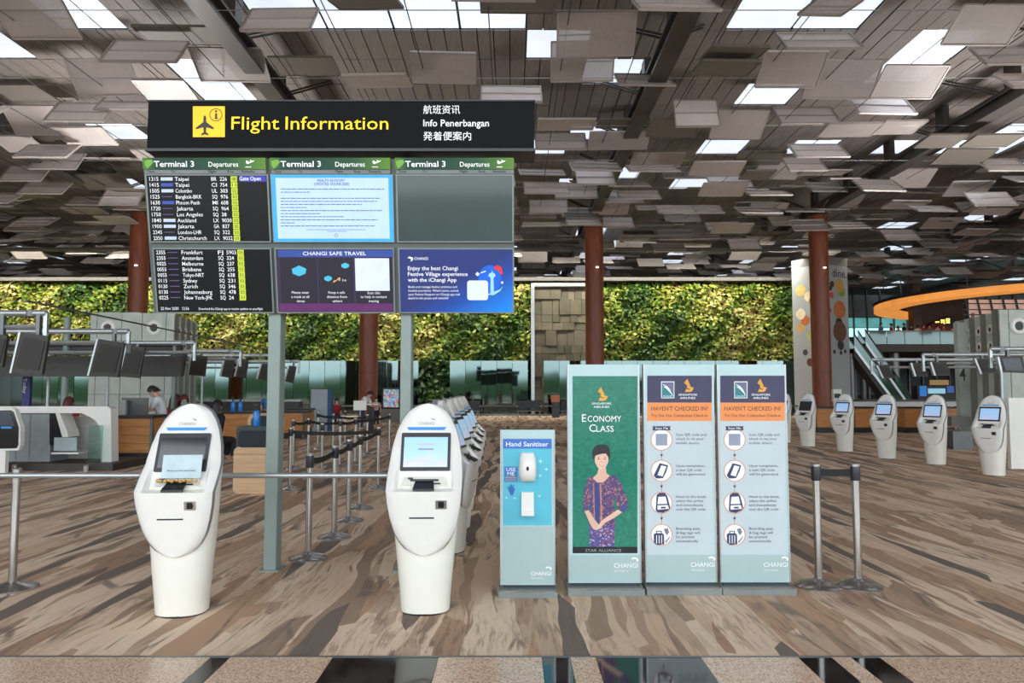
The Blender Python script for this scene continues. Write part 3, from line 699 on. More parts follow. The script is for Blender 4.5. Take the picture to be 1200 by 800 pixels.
# festive village advert
g = NG('festive_blue'); gx = g.add('TexCoord'); sp_ = g.add('SeparateXYZ'); g.ln(gx.outputs['Generated'], sp_.inputs[0])
su = g.add('Math', operation='SUBTRACT'); g.ln(sp_.outputs[0], su.inputs[0]); g.ln(sp_.outputs[2], su.inputs[1])
cc = g.ramp(su.outputs[0], [(0, lin((34, 48, 108))), (.35, lin((22, 66, 150))), (1, lin((10, 130, 226)))]); g.ln(cc, g.b.inputs['Base Color']); g.ln(cc, g.b.inputs['Emission Color']); g.b.inputs['Emission Strength'].default_value = .32
inset(5, g.m); m = mons[5]; t = MB()
for i, s_ in enumerate(('Enjoy the best Changi', 'Festive Village experience', 'with the iChangi App')): TS.text('lettering', s_, 478, 316.4+6.8*i, 4.6, lcd_row, m, off=.006, wpx=(58.5, 70, 57)[i], bold=.008)
TS.text('lettering', 'CHANGI', 485.5, 304.4, 3.2, lcd_row, m, off=.006, wpx=16, bold=.004); TS.poly('logo', [(477.5, 302), (480, 300.3), (484, 302), (483.6, 305), (481, 306.5), (482, 303.5)], lcd_row, m, .006)
rs = random.Random(6)
for i, s_ in enumerate(('Book and manage festive activities and', 'instalist provisions. What\'s more, unlock', 'your Festive Passport on iChangi app and', 'stand to win prizes and rewards!')): TS.text('lettering', s_, 478.5, 337.2+4.4*i, 2.6, lcd_row, m, off=.006, wpx=(57, 59, 60, 47)[i])
TS.into(t, TS.ell(559.5, 321, 2.6, 2.6, 4), .007); TS.into(t, [(563, 319.5), (569, 317), (569.5, 318), (563.5, 320.3)], .007); TS.into(t, [(587, 331), (588.5, 329), (590, 331), (588.5, 333)], .007)
t.build('sparkles', lcd_row, m, world=True)
q = MB(); TS.into(q, TS.ell(574, 327, 13.5, 16.5, 26), .0045); q.build('moon_disc', mat('moon_blue', (20, 96, 206), emit=0.29), m, world=True)
q = MB(); TS.into(q, [(574.5, 345), (579, 345), (578.3, 325.5), (581, 323), (579.5, 320), (577.5, 319.5), (576.8, 316), (576, 319.5), (573.5, 320), (572, 323), (575, 325.5)], .006); TS.into(q, [(570, 345), (586, 339), (589.5, 335), (586, 341), (578, 346)], .006); q.build('tower_drawing', mat('tower_pale', (150, 200, 240), emit=0.29), m, world=True)
q = MB(); TS.into(q, [(578, 314.5), (582, 310.5), (587.5, 312.5), (589.5, 321), (587, 321.5), (583.5, 316.5)], .007); q.build('red_cap', mat('cap_red', (220, 50, 48), emit=0.25), m, world=True)
c_, W_, H_ = tq(547.5, 328.5, 572, 351.5); q = MB(); q.rbox(c_+TS.n*.0065, (W_, .001, H_), .025, 4, 'y', RT); q.build('blank_code_square', mat('code_blank2', (206, 218, 240), emit=0.29), m, world=True)
# ================================================================ check-in kiosks
def interp(tab, z):
    if z <= tab[0][0]: return tab[0][1]
    for (a, p), (b, q) in zip(tab, tab[1:]):
        if z <= b:
            t = (z-a)/(b-a); return p+(q-p)*t
    return tab[-1][1]
def smooth_tab(tab, z):
    # monotone-ish cubic through the table
    n = len(tab)
    if z <= tab[0][0]: return tab[0][1]
    if z >= tab[-1][0]: return tab[-1][1]
    for i in range(n-1):
        if z <= tab[i+1][0]:
            x0, y0 = tab[i]; x1, y1 = tab[i+1]; h = x1-x0
            m0 = (y1-tab[i-1][1])/(x1-tab[i-1][0]) if i > 0 else (y1-y0)/h
            m1 = (tab[i+2][1]-y0)/(tab[i+2][0]-x0) if i+2 < n else (y1-y0)/h
            t = (z-x0)/h; t2 = t*t; t3 = t2*t
            return (2*t3-3*t2+1)*y0+(t3-2*t2+t)*h*m0+(-2*t3+3*t2)*y1+(t3-t2)*h*m1
EGG = [(.43, .0), (.436, .055), (.45, .098), (.48, .138), (.53, .178), (.60, .213), (.70, .240), (.80, .258), (.90, .267), (1.0, .268), (1.1, .260), (1.2, .245), (1.3, .219), (1.38, .184), (1.44, .142), (1.475, .097), (1.49, .06), (1.497, .03), (1.50, .0)]
BELLY = [(.40, -.205), (.55, -.238), (.70, -.268), (.85, -.295), (.89, -.30)]
FZ0, FY0, FSL = .90, -.185, .40
def face_y(z): return FY0+(z-FZ0)*FSL
def smooth_front(z):   # silhouette of the head seen from the side
    if z <= .89: return interp(BELLY, z)
    if z <= 1.07: t = (z-.89)/.18; return -.30+( face_y(1.07)+.30)*t
    return face_y(z)
def front(z, x):
    if z <= .89: return interp(BELLY, z)
    s = min(1, max(0, (abs(x)-.185)/.03)); s = s*s*(3-2*s)
    rec = -.30+(face_y(.905)+.30)*min(1, (z-.89)/.012) if z < .902 else face_y(z)
    return rec*(1-s)+smooth_front(z)*s
ZS = [.43, .433, .436, .443, .45, .465, .48, .50, .525, .55, .585, .62, .66, .70, .75, .80, .85, .875, .889, .890, .896, .902, .92, .95, .98, 1.01, 1.04, 1.07, 1.1, 1.15, 1.2, 1.25, 1.3, 1.34, 1.38, 1.41, 1.44, 1.46, 1.48, 1.49, 1.495, 1.498, 1.50]
def shell_mesh(scale, y_add, depth, rounded):
    NT = 28; mb = MB(); rows = []
    for z in ZS:
        w_ = max(.0008, interp(EGG, z)*scale); zz = .97+(z-.97)*scale; row = []
        for i in range(NT+1):
            t = -1+2*i/NT; t = math.sin(t*PI/2); x = t*w_
            y = (front(z, x) if rounded else smooth_front(z))+y_add+(.045*abs(t)**6 if rounded else 0)
            row.append((x, y, zz))
        rows.append(row)
    n = NT+1; V = [p for r in rows for p in r]; Fc = []
    for k in range(len(rows)-1):
        for i in range(NT): Fc.append((k*n+i, k*n+i+1, (k+1)*n+i+1, (k+1)*n+i))
    loop = [k*n+NT for k in range(len(rows))]+[k*n for k in range(len(rows)-1, -1, -1)]
    mb.add(V, Fc if rounded else []); base = len(mb.v)
    for j in loop:
        x, y, z = V[j]; mb.v.append((x, smooth_front(.97+(z-.97)/scale)+y_add+depth, z))
    m = len(loop)
    for j in range(m): mb.f.append((loop[j], base+j, base+(j+1) % m, loop[(j+1) % m]))
    return mb
BODYW = [(0, .176), (.2, .192), (.44, .216), (.6, .232), (.9, .250), (1.05, .246), (1.2, .224), (1.33, .182), (1.42, .126), (1.47, .07), (1.485, .02)]
BODYF = [(0, -.165), (.3, -.19), (.44, -.185), (.6, -.20), (.9, -.215), (1.07, -.055), (1.3, .03), (1.485, .10)]
BODYB = [(0, .165), (.3, .155), (.6, .145), (.9, .135), (1.1, .13), (1.3, .145), (1.42, .15), (1.485, .14)]
def make_kiosk(label, group):
    k = thing('check_in_kiosk', label, 'kiosk', group=group); secs = []; N = 32
    for z in (0, .1, .2, .3, .38, .44, .52, .6, .7, .8, .9, 1.0, 1.07, 1.14, 1.2, 1.27, 1.33, 1.38, 1.42, 1.45, 1.47, 1.485):
        w_ = smooth_tab(BODYW, z); yf, yb = interp(BODYF, z), interp(BODYB, z); yc, hy = (yf+yb)/2, (yb-yf)/2; L = []
        for i in range(N):
            a = 2*PI*i/N; cx, sy_ = math.cos(a), math.sin(a); e_ = 2/2.5
            L.append((w_*math.copysign(abs(cx)**e_, cx), yc+hy*math.copysign(abs(sy_)**e_, sy_), z+.012))
        secs.append(L)
    MB().loft(secs).build('body', M['cream'], k, True)
    MB().lathe([(.165, 0), (.168, .013)], n=24).build('plinth', M['bezel'], k, True)
    sh = shell_mesh(1., 0., .062, True).build('face_shell', M['white'], k, True)
    shell_mesh(1.012, .045, .055, False).build('rim_band', M['silver'], k, True)
    # screen on the sloping face
    ang = math.atan(FSL); R = Matrix.Rotation(-ang, 3, 'X')
    def fp(x, z, off): y = face_y(z); n_ = R @ Vector((0, -1, 0)); return Vector((x, y, z))+n_*off
    zc = 1.15
    bz = MB().rbox(fp(0, zc, .0), (.36, .024, .285), .008, 2, 'y', R).build('screen_bezel', M['bezel'], k)
    MB().box(fp(0, zc-.004, .0125), (.318, .003, .225), R).build('screen', M['kiosk_screen'], bz)
    b = MB(); 
    b.prism([fp(-.145, 1.325, .003), fp(-.13, 1.305, .003), fp(.13, 1.305, .003), fp(.145, 1.325, .003)], R @ Vector((0, -.004, 0))); b.build('label_strip', M['blue'], k)
    lg = MB(); v, f = text_mesh('CHANGI', .034, .004); lg.add([fp(-.062+q[0]*.92, 1.342+q[1]*.92, .003) for q in v], f)
    lg.add([fp(.03+.03*math.cos(a)*s_, 1.375+.014*math.sin(a)*s_, .003) for s_ in (1, .6) for a in [PI*.05*j for j in range(11)]], [(j, j+1, 11+j+1, 11+j) for j in range(10)]); lg.build('logo', mat('logo_grey', (150, 150, 150), .5), k)
    # printer tray in the recess
    tr = MB().rbox((0, face_y(.95)-.004, .945), (.30, .05, .06), .012, 2, 'y', R).build('printer_tray', M['tray'], k)
    MB().box((-.0, face_y(.958)-.032, .958), (.2, .012, .014), R).box((-.10, face_y(.95)-.032, .972), (.035, .01, .01), R).box((.09, face_y(.94)-.032, .935), (.05, .01, .01), R).build('slots', M['bezel'], tr)
    MB().prism([(-.075, -.288, .893), (.075, -.288, .893), (.065, -.20, .935), (-.065, -.20, .935)], (0, .002, .016)).build('scanner_wedge', M['black'], tr)
    # card reader, ticket slot on the belly
    def bp(x, z, off): return Vector((x, interp(BELLY, z)-off, z))
    RB = Matrix.Rotation(math.atan(-.19), 3, 'X').inverted()
    RB = Matrix.Rotation(math.atan(.19), 3, 'X')
    cr = MB().rbox(bp(.125, .80, .001), (.078, .012, .062), .006, 2, 'y', RB).build('card_reader', M['steel'], k)
    MB().box(bp(.125, .80, .006), (.04, .006, .045), RB).box(bp(.138, .80, .008), (.02, .006, .02), RB).build('reader_slot', M['black'], cr)
    MB().box(bp(-.012, .705, .0015), (.175, .006, .009), RB).build('ticket_slot', M['bezel'], k)
    return k
g = NG('kiosk_screen'); c0 = g.coords((1, 1, 1), 'Generated'); sp_ = g.add('SeparateXYZ'); g.ln(c0, sp_.inputs[0])
nz_ = g.add('TexNoise', Scale=2.5); g.ln(c0, nz_.inputs['Vector']); ad = g.add('Math', operation='ADD'); g.ln(sp_.outputs[2], ad.inputs[0]); g.ln(nz_.outputs['Fac'], ad.inputs[1])
cc = g.ramp(ad.outputs[0], [(.3, lin((204, 196, 220))), (.7, lin((176, 192, 226))), (1.3 if False else 1., lin((158, 196, 232)))]); g.ln(cc, g.b.inputs['Base Color']); g.ln(cc, g.b.inputs['Emission Color']); g.b.inputs['Emission Strength'].default_value = .32; g.b.inputs['Roughness'].default_value = .1
M['kiosk_screen'] = g.m
scr_black = mat('kiosk_screen_off', (52, 52, 56), .06, spec=.8)
KG = 'white airport check-in kiosks'
K2 = make_kiosk('front white check-in kiosk with lit screen, in front of the right grey-green post', KG)
p = gr(495.5, 722); K2.location = (p.x, p.y+.17, 0); K2.rotation_euler = (0, 0, math.radians(2))
p = gr(208, 725)
K1 = dup(K2, (p.x-.04, p.y+.17, 0), math.radians(5), 'front left white check-in kiosk with a notice card over its black screen', KG)
def set_screen(k, m):
    for o in k.children:
        if o.name.startswith('screen_bezel'):
            for s_ in o.children:
                s_.data = s_.data.copy(); s_.data.materials[0] = m
set_screen(K1, scr_black)
# notice card and gilt ornament on the left kiosk (parts of it)
ang = math.atan(FSL); R = Matrix.Rotation(-ang*.6, 3, 'X'); cc_ = Vector((.03, face_y(1.04)-.055, 1.06))
nc = MB().box(cc_, (.27, .003, .165), R).build('notice_card', mat('card_print', (186, 206, 212), .4, var=.12, scale=9), K1)
q = MB(); v, f = text_mesh('Please use the next kiosk.', .021, .004); x1 = max(a[0] for a in v); q.add([cc_+R @ Vector((a[0]*.9-x1*.45, -.003, a[1]*.9-.035)) for a in v], f)
q.build('card_lettering', mat('card_text', (70, 78, 96), .5), nc)
q = MB()
for i in range(11): q.lathe([(.0, -.013), (.011, -.008), (.014, 0), (.011, .008), (.0, .013)], (-.115+.026*i, face_y(.96)-.085+.01*math.cos(i*2.4), .966+.004*math.sin(i*3)), 8)
q.build('gilt_ornament', mat('gilt', (206, 164, 92), .35, .5, var=.3, scale=60), K1, True)
# centre row, facing right
rows_ = [(-.64, 7.5), (-.66, 8.75), (-.69, 10.0), (-.72, 11.3), (-.76, 12.6)]
ords = ('nearest', 'second', 'third', 'fourth', 'farthest')
for i, (x, y) in enumerate(rows_):
    dup(K2, (x, y, 0), math.radians(80), ords[i]+' side-on white check-in kiosk in the row behind the front kiosk', KG)
# right hand row
RR = [((1171, 558), 'rightmost white check-in kiosk of the right-hand row'), ((1102, 545), 'white check-in kiosk second from the right edge of the hall'), ((1043.5, 538), 'middle white check-in kiosk of the right-hand row'), ((993.5, 529.5), 'white check-in kiosk second from the red column, dark belt behind it'), ((949.5, 523.5), 'white check-in kiosk with a dark screen nearest the red column'), ((921, 519), 'white check-in kiosk almost hidden behind the rightmost poster stand')]
for i, ((px, py), lab) in enumerate(RR):
    p = gr(px, py); k_ = dup(K2, (p.x, p.y+.15, 0), math.radians(-52), lab, KG)
    if i == 4: set_screen(k_, scr_black)

# words on the front kiosk's lit screen
ang = math.atan(FSL); R = Matrix.Rotation(-ang, 3, 'X'); n_ = R @ Vector((0, -1, 0))
for o in list(K2.children):
    if o.name.startswith('screen_bezel'):
        for zc_, w_, c in ((1.20, .13, (186, 176, 206)), (1.165, .11, (140, 140, 160)), (1.08, .29, (214, 190, 206))):
            q = MB().box(Vector((0, face_y(zc_), zc_))+n_*.0148, (w_, .001, .012), R); q.build('screen_line', mat('screen_line_%d' % int(zc_*1000), c, .3, emit=.2), o)
# ================================================================ poster stands
def stand(name, label, x0, x1, ytop, ybot, Y, basepx):
    a, b = at(x0, ytop, Y), at(x1, ybot, Y); W = b.x-a.x; xc = (a.x+b.x)/2; zt = a.z; zb = max(.075, b.z)
    t = thing(name, label, 'poster stand', (xc, Y+.03, 0), 0, 'aqua framed poster stands')
    MB().rbox((0, .0, (zt+zb)/2), (W, .06, zt-zb), .01, 2, 'y').build('panel', M['aqua'], t)
    MB().bx(-W/2+.02, W/2-.02, -.02, .02, .05, zb+.01).build('stem_plate', M['bezel'], t)
    W2 = W/2+.015
    zl = at(x0, 616.5 if ytop > 450 else 650, Y).z; MB().bx(-W/2+.012, W/2-.012, -.0315, -.029, zb+.004, zl).build('lower_shade', M['aqua_shaded'], t)  # thin sheet in the shade tone over the panel foot
    MB().prism([(-W2, -.13, 0), (W2, -.13, 0), (W2, -.13, .052), (-W2, -.13, .052)], (0, .34, 0)).build('base', M['dsteel2'], t)
    MB().bx(-W2, W2, -.132, -.128, .044, .054).build('base_lip', M['steel'], t)
    for sx_ in (-1, 1): MB().bx(sx_*(W/2)-.006, sx_*(W/2)+.006, -.034, .03, zb, zt).build('edge_trim', M['rail'], t)
    return t, Surf((0, Y, 0))
M['dsteel2'] = mat('stand_base_steel', (150, 160, 160), .35, .6, var=.05)
def changi(S, t, x, y, k=1.):
    S.text('lettering', 'CHANGI', x, y, 5.2*k, M['wprint'], t, wpx=28*k, bold=.004, off=.004)
    S.text('lettering', 'airport group', x+.5, y+4.4*k, 2.0*k, M['wprint'], t, wpx=16*k, off=.004)
    q = MB(); c0 = [(x+20*k, y-11*k), (x+24*k, y-12.5*k), (x+28*k, y-11*k), (x+29*k, y-8*k), (x+26*k, y-7*k), (x+27*k, y-9.2*k), (x+24.5*k, y-10.5*k), (x+22*k, y-9.5*k)]; S.into(q, c0, .004)
    q.build('logo', M['wprint'], t, world=True)
def sia(S, t, x, y, k, wcol):
    """golden bird mark, x/y = its centre"""
    g_ = mat('bird_gold', (232, 166, 60), .45, var=.08)
    for poly in ([(-4.5, -3.2), (-.6, -8.4), (3.8, 1.6), (2.2, 4.6), (-1.6, 2.2), (-.4, .4)], [(-3.6, 8), (-1.8, 4), (2.4, 5.4), (3.4, 1.8), (7.6, 2.6), (5.2, 7.2), (2.2, 8)]):
        S.poly('bird_mark', [(x+a*k, y+b*k) for a, b in poly], g_, t, .004)
    S.text('lettering', 'SINGAPORE', x, y+12.6*k, 2.5*k, wcol, t, off=.004, wpx=23*k, align='CENTER', bold=.006)
    S.text('lettering', 'AIRLINES', x, y+16.6*k, 2.5*k, wcol, t, off=.004, wpx=19*k, align='CENTER', bold=.006)
# ---- hand sanitiser
t, S = stand('sanitiser_stand', 'short poster stand reading Hand Sanitiser with a white wall dispenser', 587, 650, 503.5, 686, 5.92, 0)
S.rect('print_ground', 589.5, 514, 646.5, 615.5, mat('sanitiser_cyan', (92, 192, 214), .4, var=.04), t, .001)
S.rect('title_band', 589.5, 514, 646.5, 525.5, mat('title_print_blue', (66, 118, 200), .4), t, .002)
S.text('lettering', 'Hand Sanitiser', 593, 522.8, 5.4, M['wprint'], t, wpx=49.5, bold=.008, off=.003)
S.rect('badge', 591, 546.5, 606.5, 564.5, mat('badge_blue', (60, 120, 196), .4), t, .002)
S.text('lettering', 'USE', 593.4, 552, 4.2, M['wprint'], t, wpx=11, bold=.006, off=.003); S.text('lettering', 'ME', 594.5, 557, 4.2, M['wprint'], t, wpx=8.5, bold=.006, off=.003)
S.rect('badge_line', 592, 558.3, 605.5, 560.4, mat('badge_grey', (150, 150, 150), .5), t, .003); S.rect('badge_line', 592, 561.4, 605.5, 563.4, mat('badge_grey', (150, 150, 150), .5), t, .003)
hb = mat('hand_blue', (52, 110, 190), .4)
S.poly('hand_symbol', [(597, 577), (595.5, 573), (594.5, 570), (595.5, 569.6), (597, 572.2), (597, 567.8), (598.2, 567.8), (598.6, 571.5), (599, 567.2), (600.2, 567.2), (600.2, 571.5), (601, 568), (602, 568.2), (601.7, 573.2), (603, 571.2), (603.8, 571.8), (602, 577.5), (600.5, 580.5), (598.5, 580)], hb, t, .003)
for x, y, r in ((633.5, 540.3, 3.2), (640.3, 549.6, 2.6), (633, 557, 2.6), (632, 581, 2.2), (593.5, 583, 1.8), (603, 583.5, 1.8)): S.poly('sparkle', [(x, y-r), (x+r*.2, y-r*.2), (x+r, y), (x+r*.2, y+r*.2), (x, y+r), (x-r*.2, y+r*.2), (x-r, y), (x-r*.2, y-r*.2)], mat('sparkle_pale', (210, 240, 244), .4), t, .003)
changi(S, t, 622, 674, .85)
# dispenser: a real unit fixed on the panel
c0, c1 = S.p(618.3, 547), None; k = S.scale(618, 547); secs = []
prof = [(17.2, 6.2, .0), (16.6, 7.8, .035), (10, 9.6, .075), (0, 10.4, .09), (-8, 10.2, .085), (-14, 9, .06), (-17, 7.4, .02)]
for dz, hw, dp in prof:
    L = []; n = 16
    for i in range(n+1):
        a = PI*i/n; L.append((c0.x+hw*k*math.cos(a), S.o.y-.006-dp*math.sin(a)**.6 if 0 < i < n else S.o.y-.002, c0.z+dz*k))
    secs.append(L)
dp_ = MB().loft(secs).build('dispenser', M['white'], t, True, world=True)
S2 = Surf((0, S.o.y-.097, 0))
S2.poly('sensor_window', S2.ell(618.3, 549, 1.6, 2.6, 14), M['black'], dp_, 0)
tr = MB(); a, b = S.p(611, 576), S.p(625.5, 602); tr.bx(a.x, b.x, S.o.y-.03, S.o.y, b.z, a.z); tr.bx(a.x, b.x, S.o.y-.09, S.o.y-.03, b.z, b.z+.012); tr.bx(a.x, b.x, S.o.y-.095, S.o.y-.088, b.z, b.z+.03); tr.build('drip_tray', M['white'], t, world=True)

# ---- economy class poster
t, S = stand('economy_class_stand', 'tall green poster stand reading Economy Class with a woman in patterned dress', 665.5, 751, 427, 685, 5.98, 0)
g = NG('green_batik'); v_ = g.coords((1, 1, 1)); n_ = g.add('TexNoise', Scale=14., Detail=4., Distortion=2.); g.ln(v_, n_.inputs['Vector'])
cc = g.ramp(n_.outputs['Fac'], [(.3, lin((16, 112, 92))), (.6, lin((34, 128, 106))), (.75, lin((52, 142, 118)))]); g.ln(cc, g.b.inputs['Base Color']); g.b.inputs['Roughness'].default_value = .2
S.rect('print_ground', 671, 440.5, 747, 648, g.m, t, .001)
S.rect('foot_band', 671, 640.5, 747, 648, mat('print_black', (22, 26, 28), .3), t, .002)
S.text('lettering', 'STAR ALLIANCE', 686, 646.3, 3.2, mat('grey_print', (160, 166, 168), .4), t, wpx=42, off=.003)
sia(S, t, 705, 461.5, .98, M['wprint'])
S.text('lettering', 'E', 682, 494, 8.8, M['wprint'], t, off=.003); S.text('lettering', 'CONOMY', 688.6, 494, 7, M['wprint'], t, off=.003, wpx=39.5)
S.text('lettering', 'C', 690.5, 505.7, 8.8, M['wprint'], t, off=.003); S.text('lettering', 'LASS', 698.8, 505.7, 7, M['wprint'], t, off=.003, wpx=20.5)
changi(S, t, 719.5, 665)
def W_(pts): return [(660+x/5, 520+y/5) for x, y in pts]
skp = mat('printed_skin', (226, 184, 160), .4, var=.04); hrp = mat('printed_hair', (34, 34, 40), .4)
g = NG('kebaya_print'); v_ = g.coords((1, 1, 1)); a_ = g.add('TexVoronoi', Scale=85.); g.ln(v_, a_.inputs['Vector']); s_ = g.add('SeparateColor'); g.ln(a_.outputs['Color'], s_.inputs[0])
cc = g.ramp(s_.outputs[0], [(0, lin((70, 62, 118))), (.4, lin((120, 84, 110))), (.62, lin((176, 120, 112))), (.8, lin((90, 70, 120))), (1, lin((206, 186, 190)))], 'CONSTANT'); g.ln(cc, g.b.inputs['Base Color']); g.b.inputs['Roughness'].default_value = .4; keb = g.m
g = NG('sarong_print'); v_ = g.coords((1, 1, 1)); a_ = g.add('TexVoronoi', Scale=95.); g.ln(v_, a_.inputs['Vector']); s_ = g.add('SeparateColor'); g.ln(a_.outputs['Color'], s_.inputs[0])
cc = g.ramp(s_.outputs[1], [(0, lin((72, 72, 140))), (.45, lin((110, 96, 150))), (.7, lin((190, 176, 196))), (.85, lin((140, 88, 110))), (1, lin((80, 80, 150)))], 'CONSTANT'); g.ln(cc, g.b.inputs['Base Color']); sar = g.m
S.poly('printed_skirt', W_([(150, 470), (305, 470), (300, 602), (155, 602)]), sar, t, .002)
S.poly('printed_neck', W_([(172, 200), (200, 175), (208, 140), (250, 140), (254, 172), (278, 188), (240, 228), (200, 230)]), skp, t, .0025)
S.poly('printed_blouse', W_([(145, 200), (170, 184), (178, 205), (200, 226), (238, 224), (262, 200), (275, 182), (305, 184), (335, 225), (380, 335), (374, 378), (348, 400), (318, 378), (302, 310), (296, 340), (306, 478), (148, 478), (160, 400), (158, 330), (150, 388), (122, 392), (112, 350), (128, 250)]), keb, t, .003)
S.poly('blouse_placket', W_([(184, 232), (208, 232), (214, 470), (188, 470)]), mat('placket_blue', (58, 66, 126), .4), t, .0035)
for a, b in ((176, 180), (216, 222)): S.poly('blouse_piping', W_([(a, 228), (b, 228), (b+6, 470), (a+4, 470)]), mat('piping_pink', (196, 140, 130), .4), t, .0035)
for pts in ([(116, 372), (152, 366), (150, 390), (122, 394)], [(322, 368), (376, 352), (374, 380), (348, 402)]): S.poly('blouse_cuff', W_(pts), mat('cuff_blue', (74, 74, 132), .4), t, .0036)
S.poly('printed_arm', W_([(124, 392), (150, 388), (182, 440), (205, 468), (212, 490), (196, 506), (176, 498), (158, 470)]), skp, t, .004)
S.poly('printed_arm', W_([(320, 384), (346, 400), (300, 432), (246, 462), (215, 494), (198, 504), (200, 484), (222, 452), (250, 432)]), mat('printed_skin2', (232, 192, 168), .4), t, .0045)
S.poly('printed_face', W_([(225+40*math.cos(a)*(1 if math.sin(a) < .3 else .92), 92+58*math.sin(a)) for a in [2*PI*i/24 for i in range(24)]]), mat('printed_skin2', (232, 192, 168), .4), t, .004)
S.poly('printed_hair', W_([(180, 100), (172, 75), (170, 45), (185, 15), (215, 2), (250, 5), (272, 25), (277, 60), (268, 100), (263, 76), (250, 56), (225, 58), (196, 66), (184, 74)]), hrp, t, .005)
for x in (208, 244): S.poly('printed_eye', W_([(x-8, 88), (x, 84), (x+8, 88), (x, 91)]), hrp, t, .005); S.poly('printed_brow', W_([(x-9, 79), (x, 74), (x+9, 78), (x, 77)]), hrp, t, .005)
S.poly('printed_nose', W_([(224, 92), (229, 108), (222, 110)]), mat('nose_shade', (206, 158, 134), .4), t, .005)
S.poly('printed_smile', W_([(208, 120), (226, 123), (244, 118), (236, 130), (222, 132)]), mat('smile_red', (196, 96, 92), .4), t, .005); S.poly('printed_teeth', W_([(212, 121.5), (226, 124), (240, 120.5), (232, 127), (222, 128)]), M['wprint'], t, .006)

# ---- the two contactless check-in posters
def checkin(label, x0, x1, dx, Y, dy):
    t, S = stand('contactless_check_in_stand', label, x0, x1, 427, 685, Y, 0)
    X = lambda v: v+dx
    Yy = lambda v: v+dy
    gx0, gx1 = X(758.5), X(834)
    ink = mat('ink_grey', (92, 98, 112), .5); nav = mat('ink_navy', (54, 62, 98), .5); ora = mat('ring_orange', (214, 146, 110), .5)
    S.rect('print_ground', gx0, 440, gx1, 649, M['paper'], t, .001); S.rect('navy_band', gx0, 440, gx1, 471.5, M['navy'], t, .002); S.rect('orange_band', gx0, 471.5, gx1, 493, M['orange'], t, .002)
    S.rect('square_logo', X(774.8), 446.8, X(790.3), 466.5, M['wprint'], t, .003); S.rect('square_logo_field', X(775.6), 447.7, X(789.5), 465.7, mat('logo_teal', (40, 130, 140), .4), t, .004)
    S.poly('square_logo_sky', [(X(775.6), 447.7), (X(789.5), 447.7), (X(789.5), 462), (X(784), 455), (X(778), 450)], mat('logo_slate', (110, 112, 140), .4), t, .0045)
    S.poly('square_logo_bird', [(X(776), 449.5), (X(782), 452.5), (X(785), 456), (X(789), 464), (X(784), 458.5), (X(780.5), 455), (X(777), 453), (X(780), 453.2)], M['wprint'], t, .005)
    S.text('lettering', 'SILKAIR', X(782.5), 464.8, 1.8, M['wprint'], t, off=.005, align='CENTER', wpx=11)
    sia(S, t, X(806), 451.5, .95, M['wprint'])
    dk = mat('ink_brown', (70, 50, 44), .5)
    S.text('lettering', "HAVEN'T CHECKED IN?", X(796.3), 481, 5.0, dk, t, off=.003, align='CENTER', wpx=66); S.text('lettering', 'Try Out Our Contactless Check-in', X(796.3), 488.3, 3.5, dk, t, off=.003, align='CENTER', wpx=66)
    S.poly('scan_ribbon', [(X(764.5), 499.2), (X(786), 499.2), (X(785), 501.5), (X(786), 504), (X(764.5), 504), (X(765.5), 501.5)], nav, t, .005); S.text('lettering', 'Scan Me', X(775.3), 502.9, 2.7, M['wprint'], t, off=.006, align='CENTER', wpx=15, bold=.004)
    CY = (515, 551.5, 589, 626.5)
    for i, cy in enumerate(CY):
        S.poly('step_disc', S.ell(X(775.3), cy, 12.2, 12.2, 24), M['wprint'], t, .002)
        q = MB(); S.ring_into(q, X(775.3), cy, 12.8, 11.9, .003); q.build('step_ring', ora, t, world=True)
        if i < 3:
            S.rect('step_line', X(775), cy+12.8, X(775.7), CY[i+1]-12.8, ora, t, .002); S.poly('step_arrow', [(X(773.5), cy+17), (X(777), cy+17), (X(775.3), cy+20.4)], nav, t, .004)
    S.rect('blank_code_square', X(768.5), 508.2, X(782), 521.8, mat('code_grey', (150, 158, 176), .5), t, .004)
    S.poly('phone_drawing', [(X(766), 557), (X(773), 542.5), (X(783), 545), (X(781), 552), (X(777), 560), (X(769), 560.5)], nav, t, .004); S.poly('phone_screen', [(X(770.5), 556.5), (X(775), 545), (X(781), 546.5), (X(776.5), 558)], M['wprint'], t, .005)
    S.poly('kiosk_drawing', [(X(768.5), 598), (X(769.5), 579.5), (X(773), 577.3), (X(779), 577.3), (X(782), 581), (X(785.5), 595), (X(783), 598), (X(777), 600.8), (X(771), 600)], nav, t, .004); S.poly('kiosk_drawing_screen', [(X(770.5), 590.5), (X(771.5), 582), (X(780), 581.5), (X(782), 590)], M['wprint'], t, .005); S.poly('kiosk_drawing_tray', [(X(770.5), 597), (X(770.5), 592), (X(782.5), 591.5), (X(784), 596)], M['wprint'], t, .005); S.rect('kiosk_drawing_slot', X(774.5), 593.6, X(780), 595.6, nav, t, .006)
    S.poly('suitcase_drawing', [(X(766.5), 636), (X(766), 626), (X(768), 624.5), (X(776), 624.5), (X(778), 626), (X(778.5), 637.5), (X(770), 638.5)], nav, t, .004); S.poly('suitcase_handle', [(X(769), 624.5), (X(769), 621.8), (X(775.5), 621.8), (X(775.5), 624.5), (X(774.5), 624.5), (X(774.5), 622.8), (X(770), 622.8), (X(770), 624.5)], nav, t, .004)
    for a in (769, 772, 775): S.rect('suitcase_rib', X(a), 627, X(a+.9), 636.5, M['wprint'], t, .005)
    S.poly('ticket_drawing', [(X(778), 619.5), (X(782.5), 618.5), (X(784), 623.5), (X(781.5), 627), (X(779.5), 624)], mat('ink_mid', (120, 128, 144), .5), t, .004); S.poly('ticket_drawing', [(X(779), 635), (X(784.5), 628.5), (X(785.2), 629.2), (X(780.5), 636)], mat('ink_mid', (120, 128, 144), .5), t, .004)
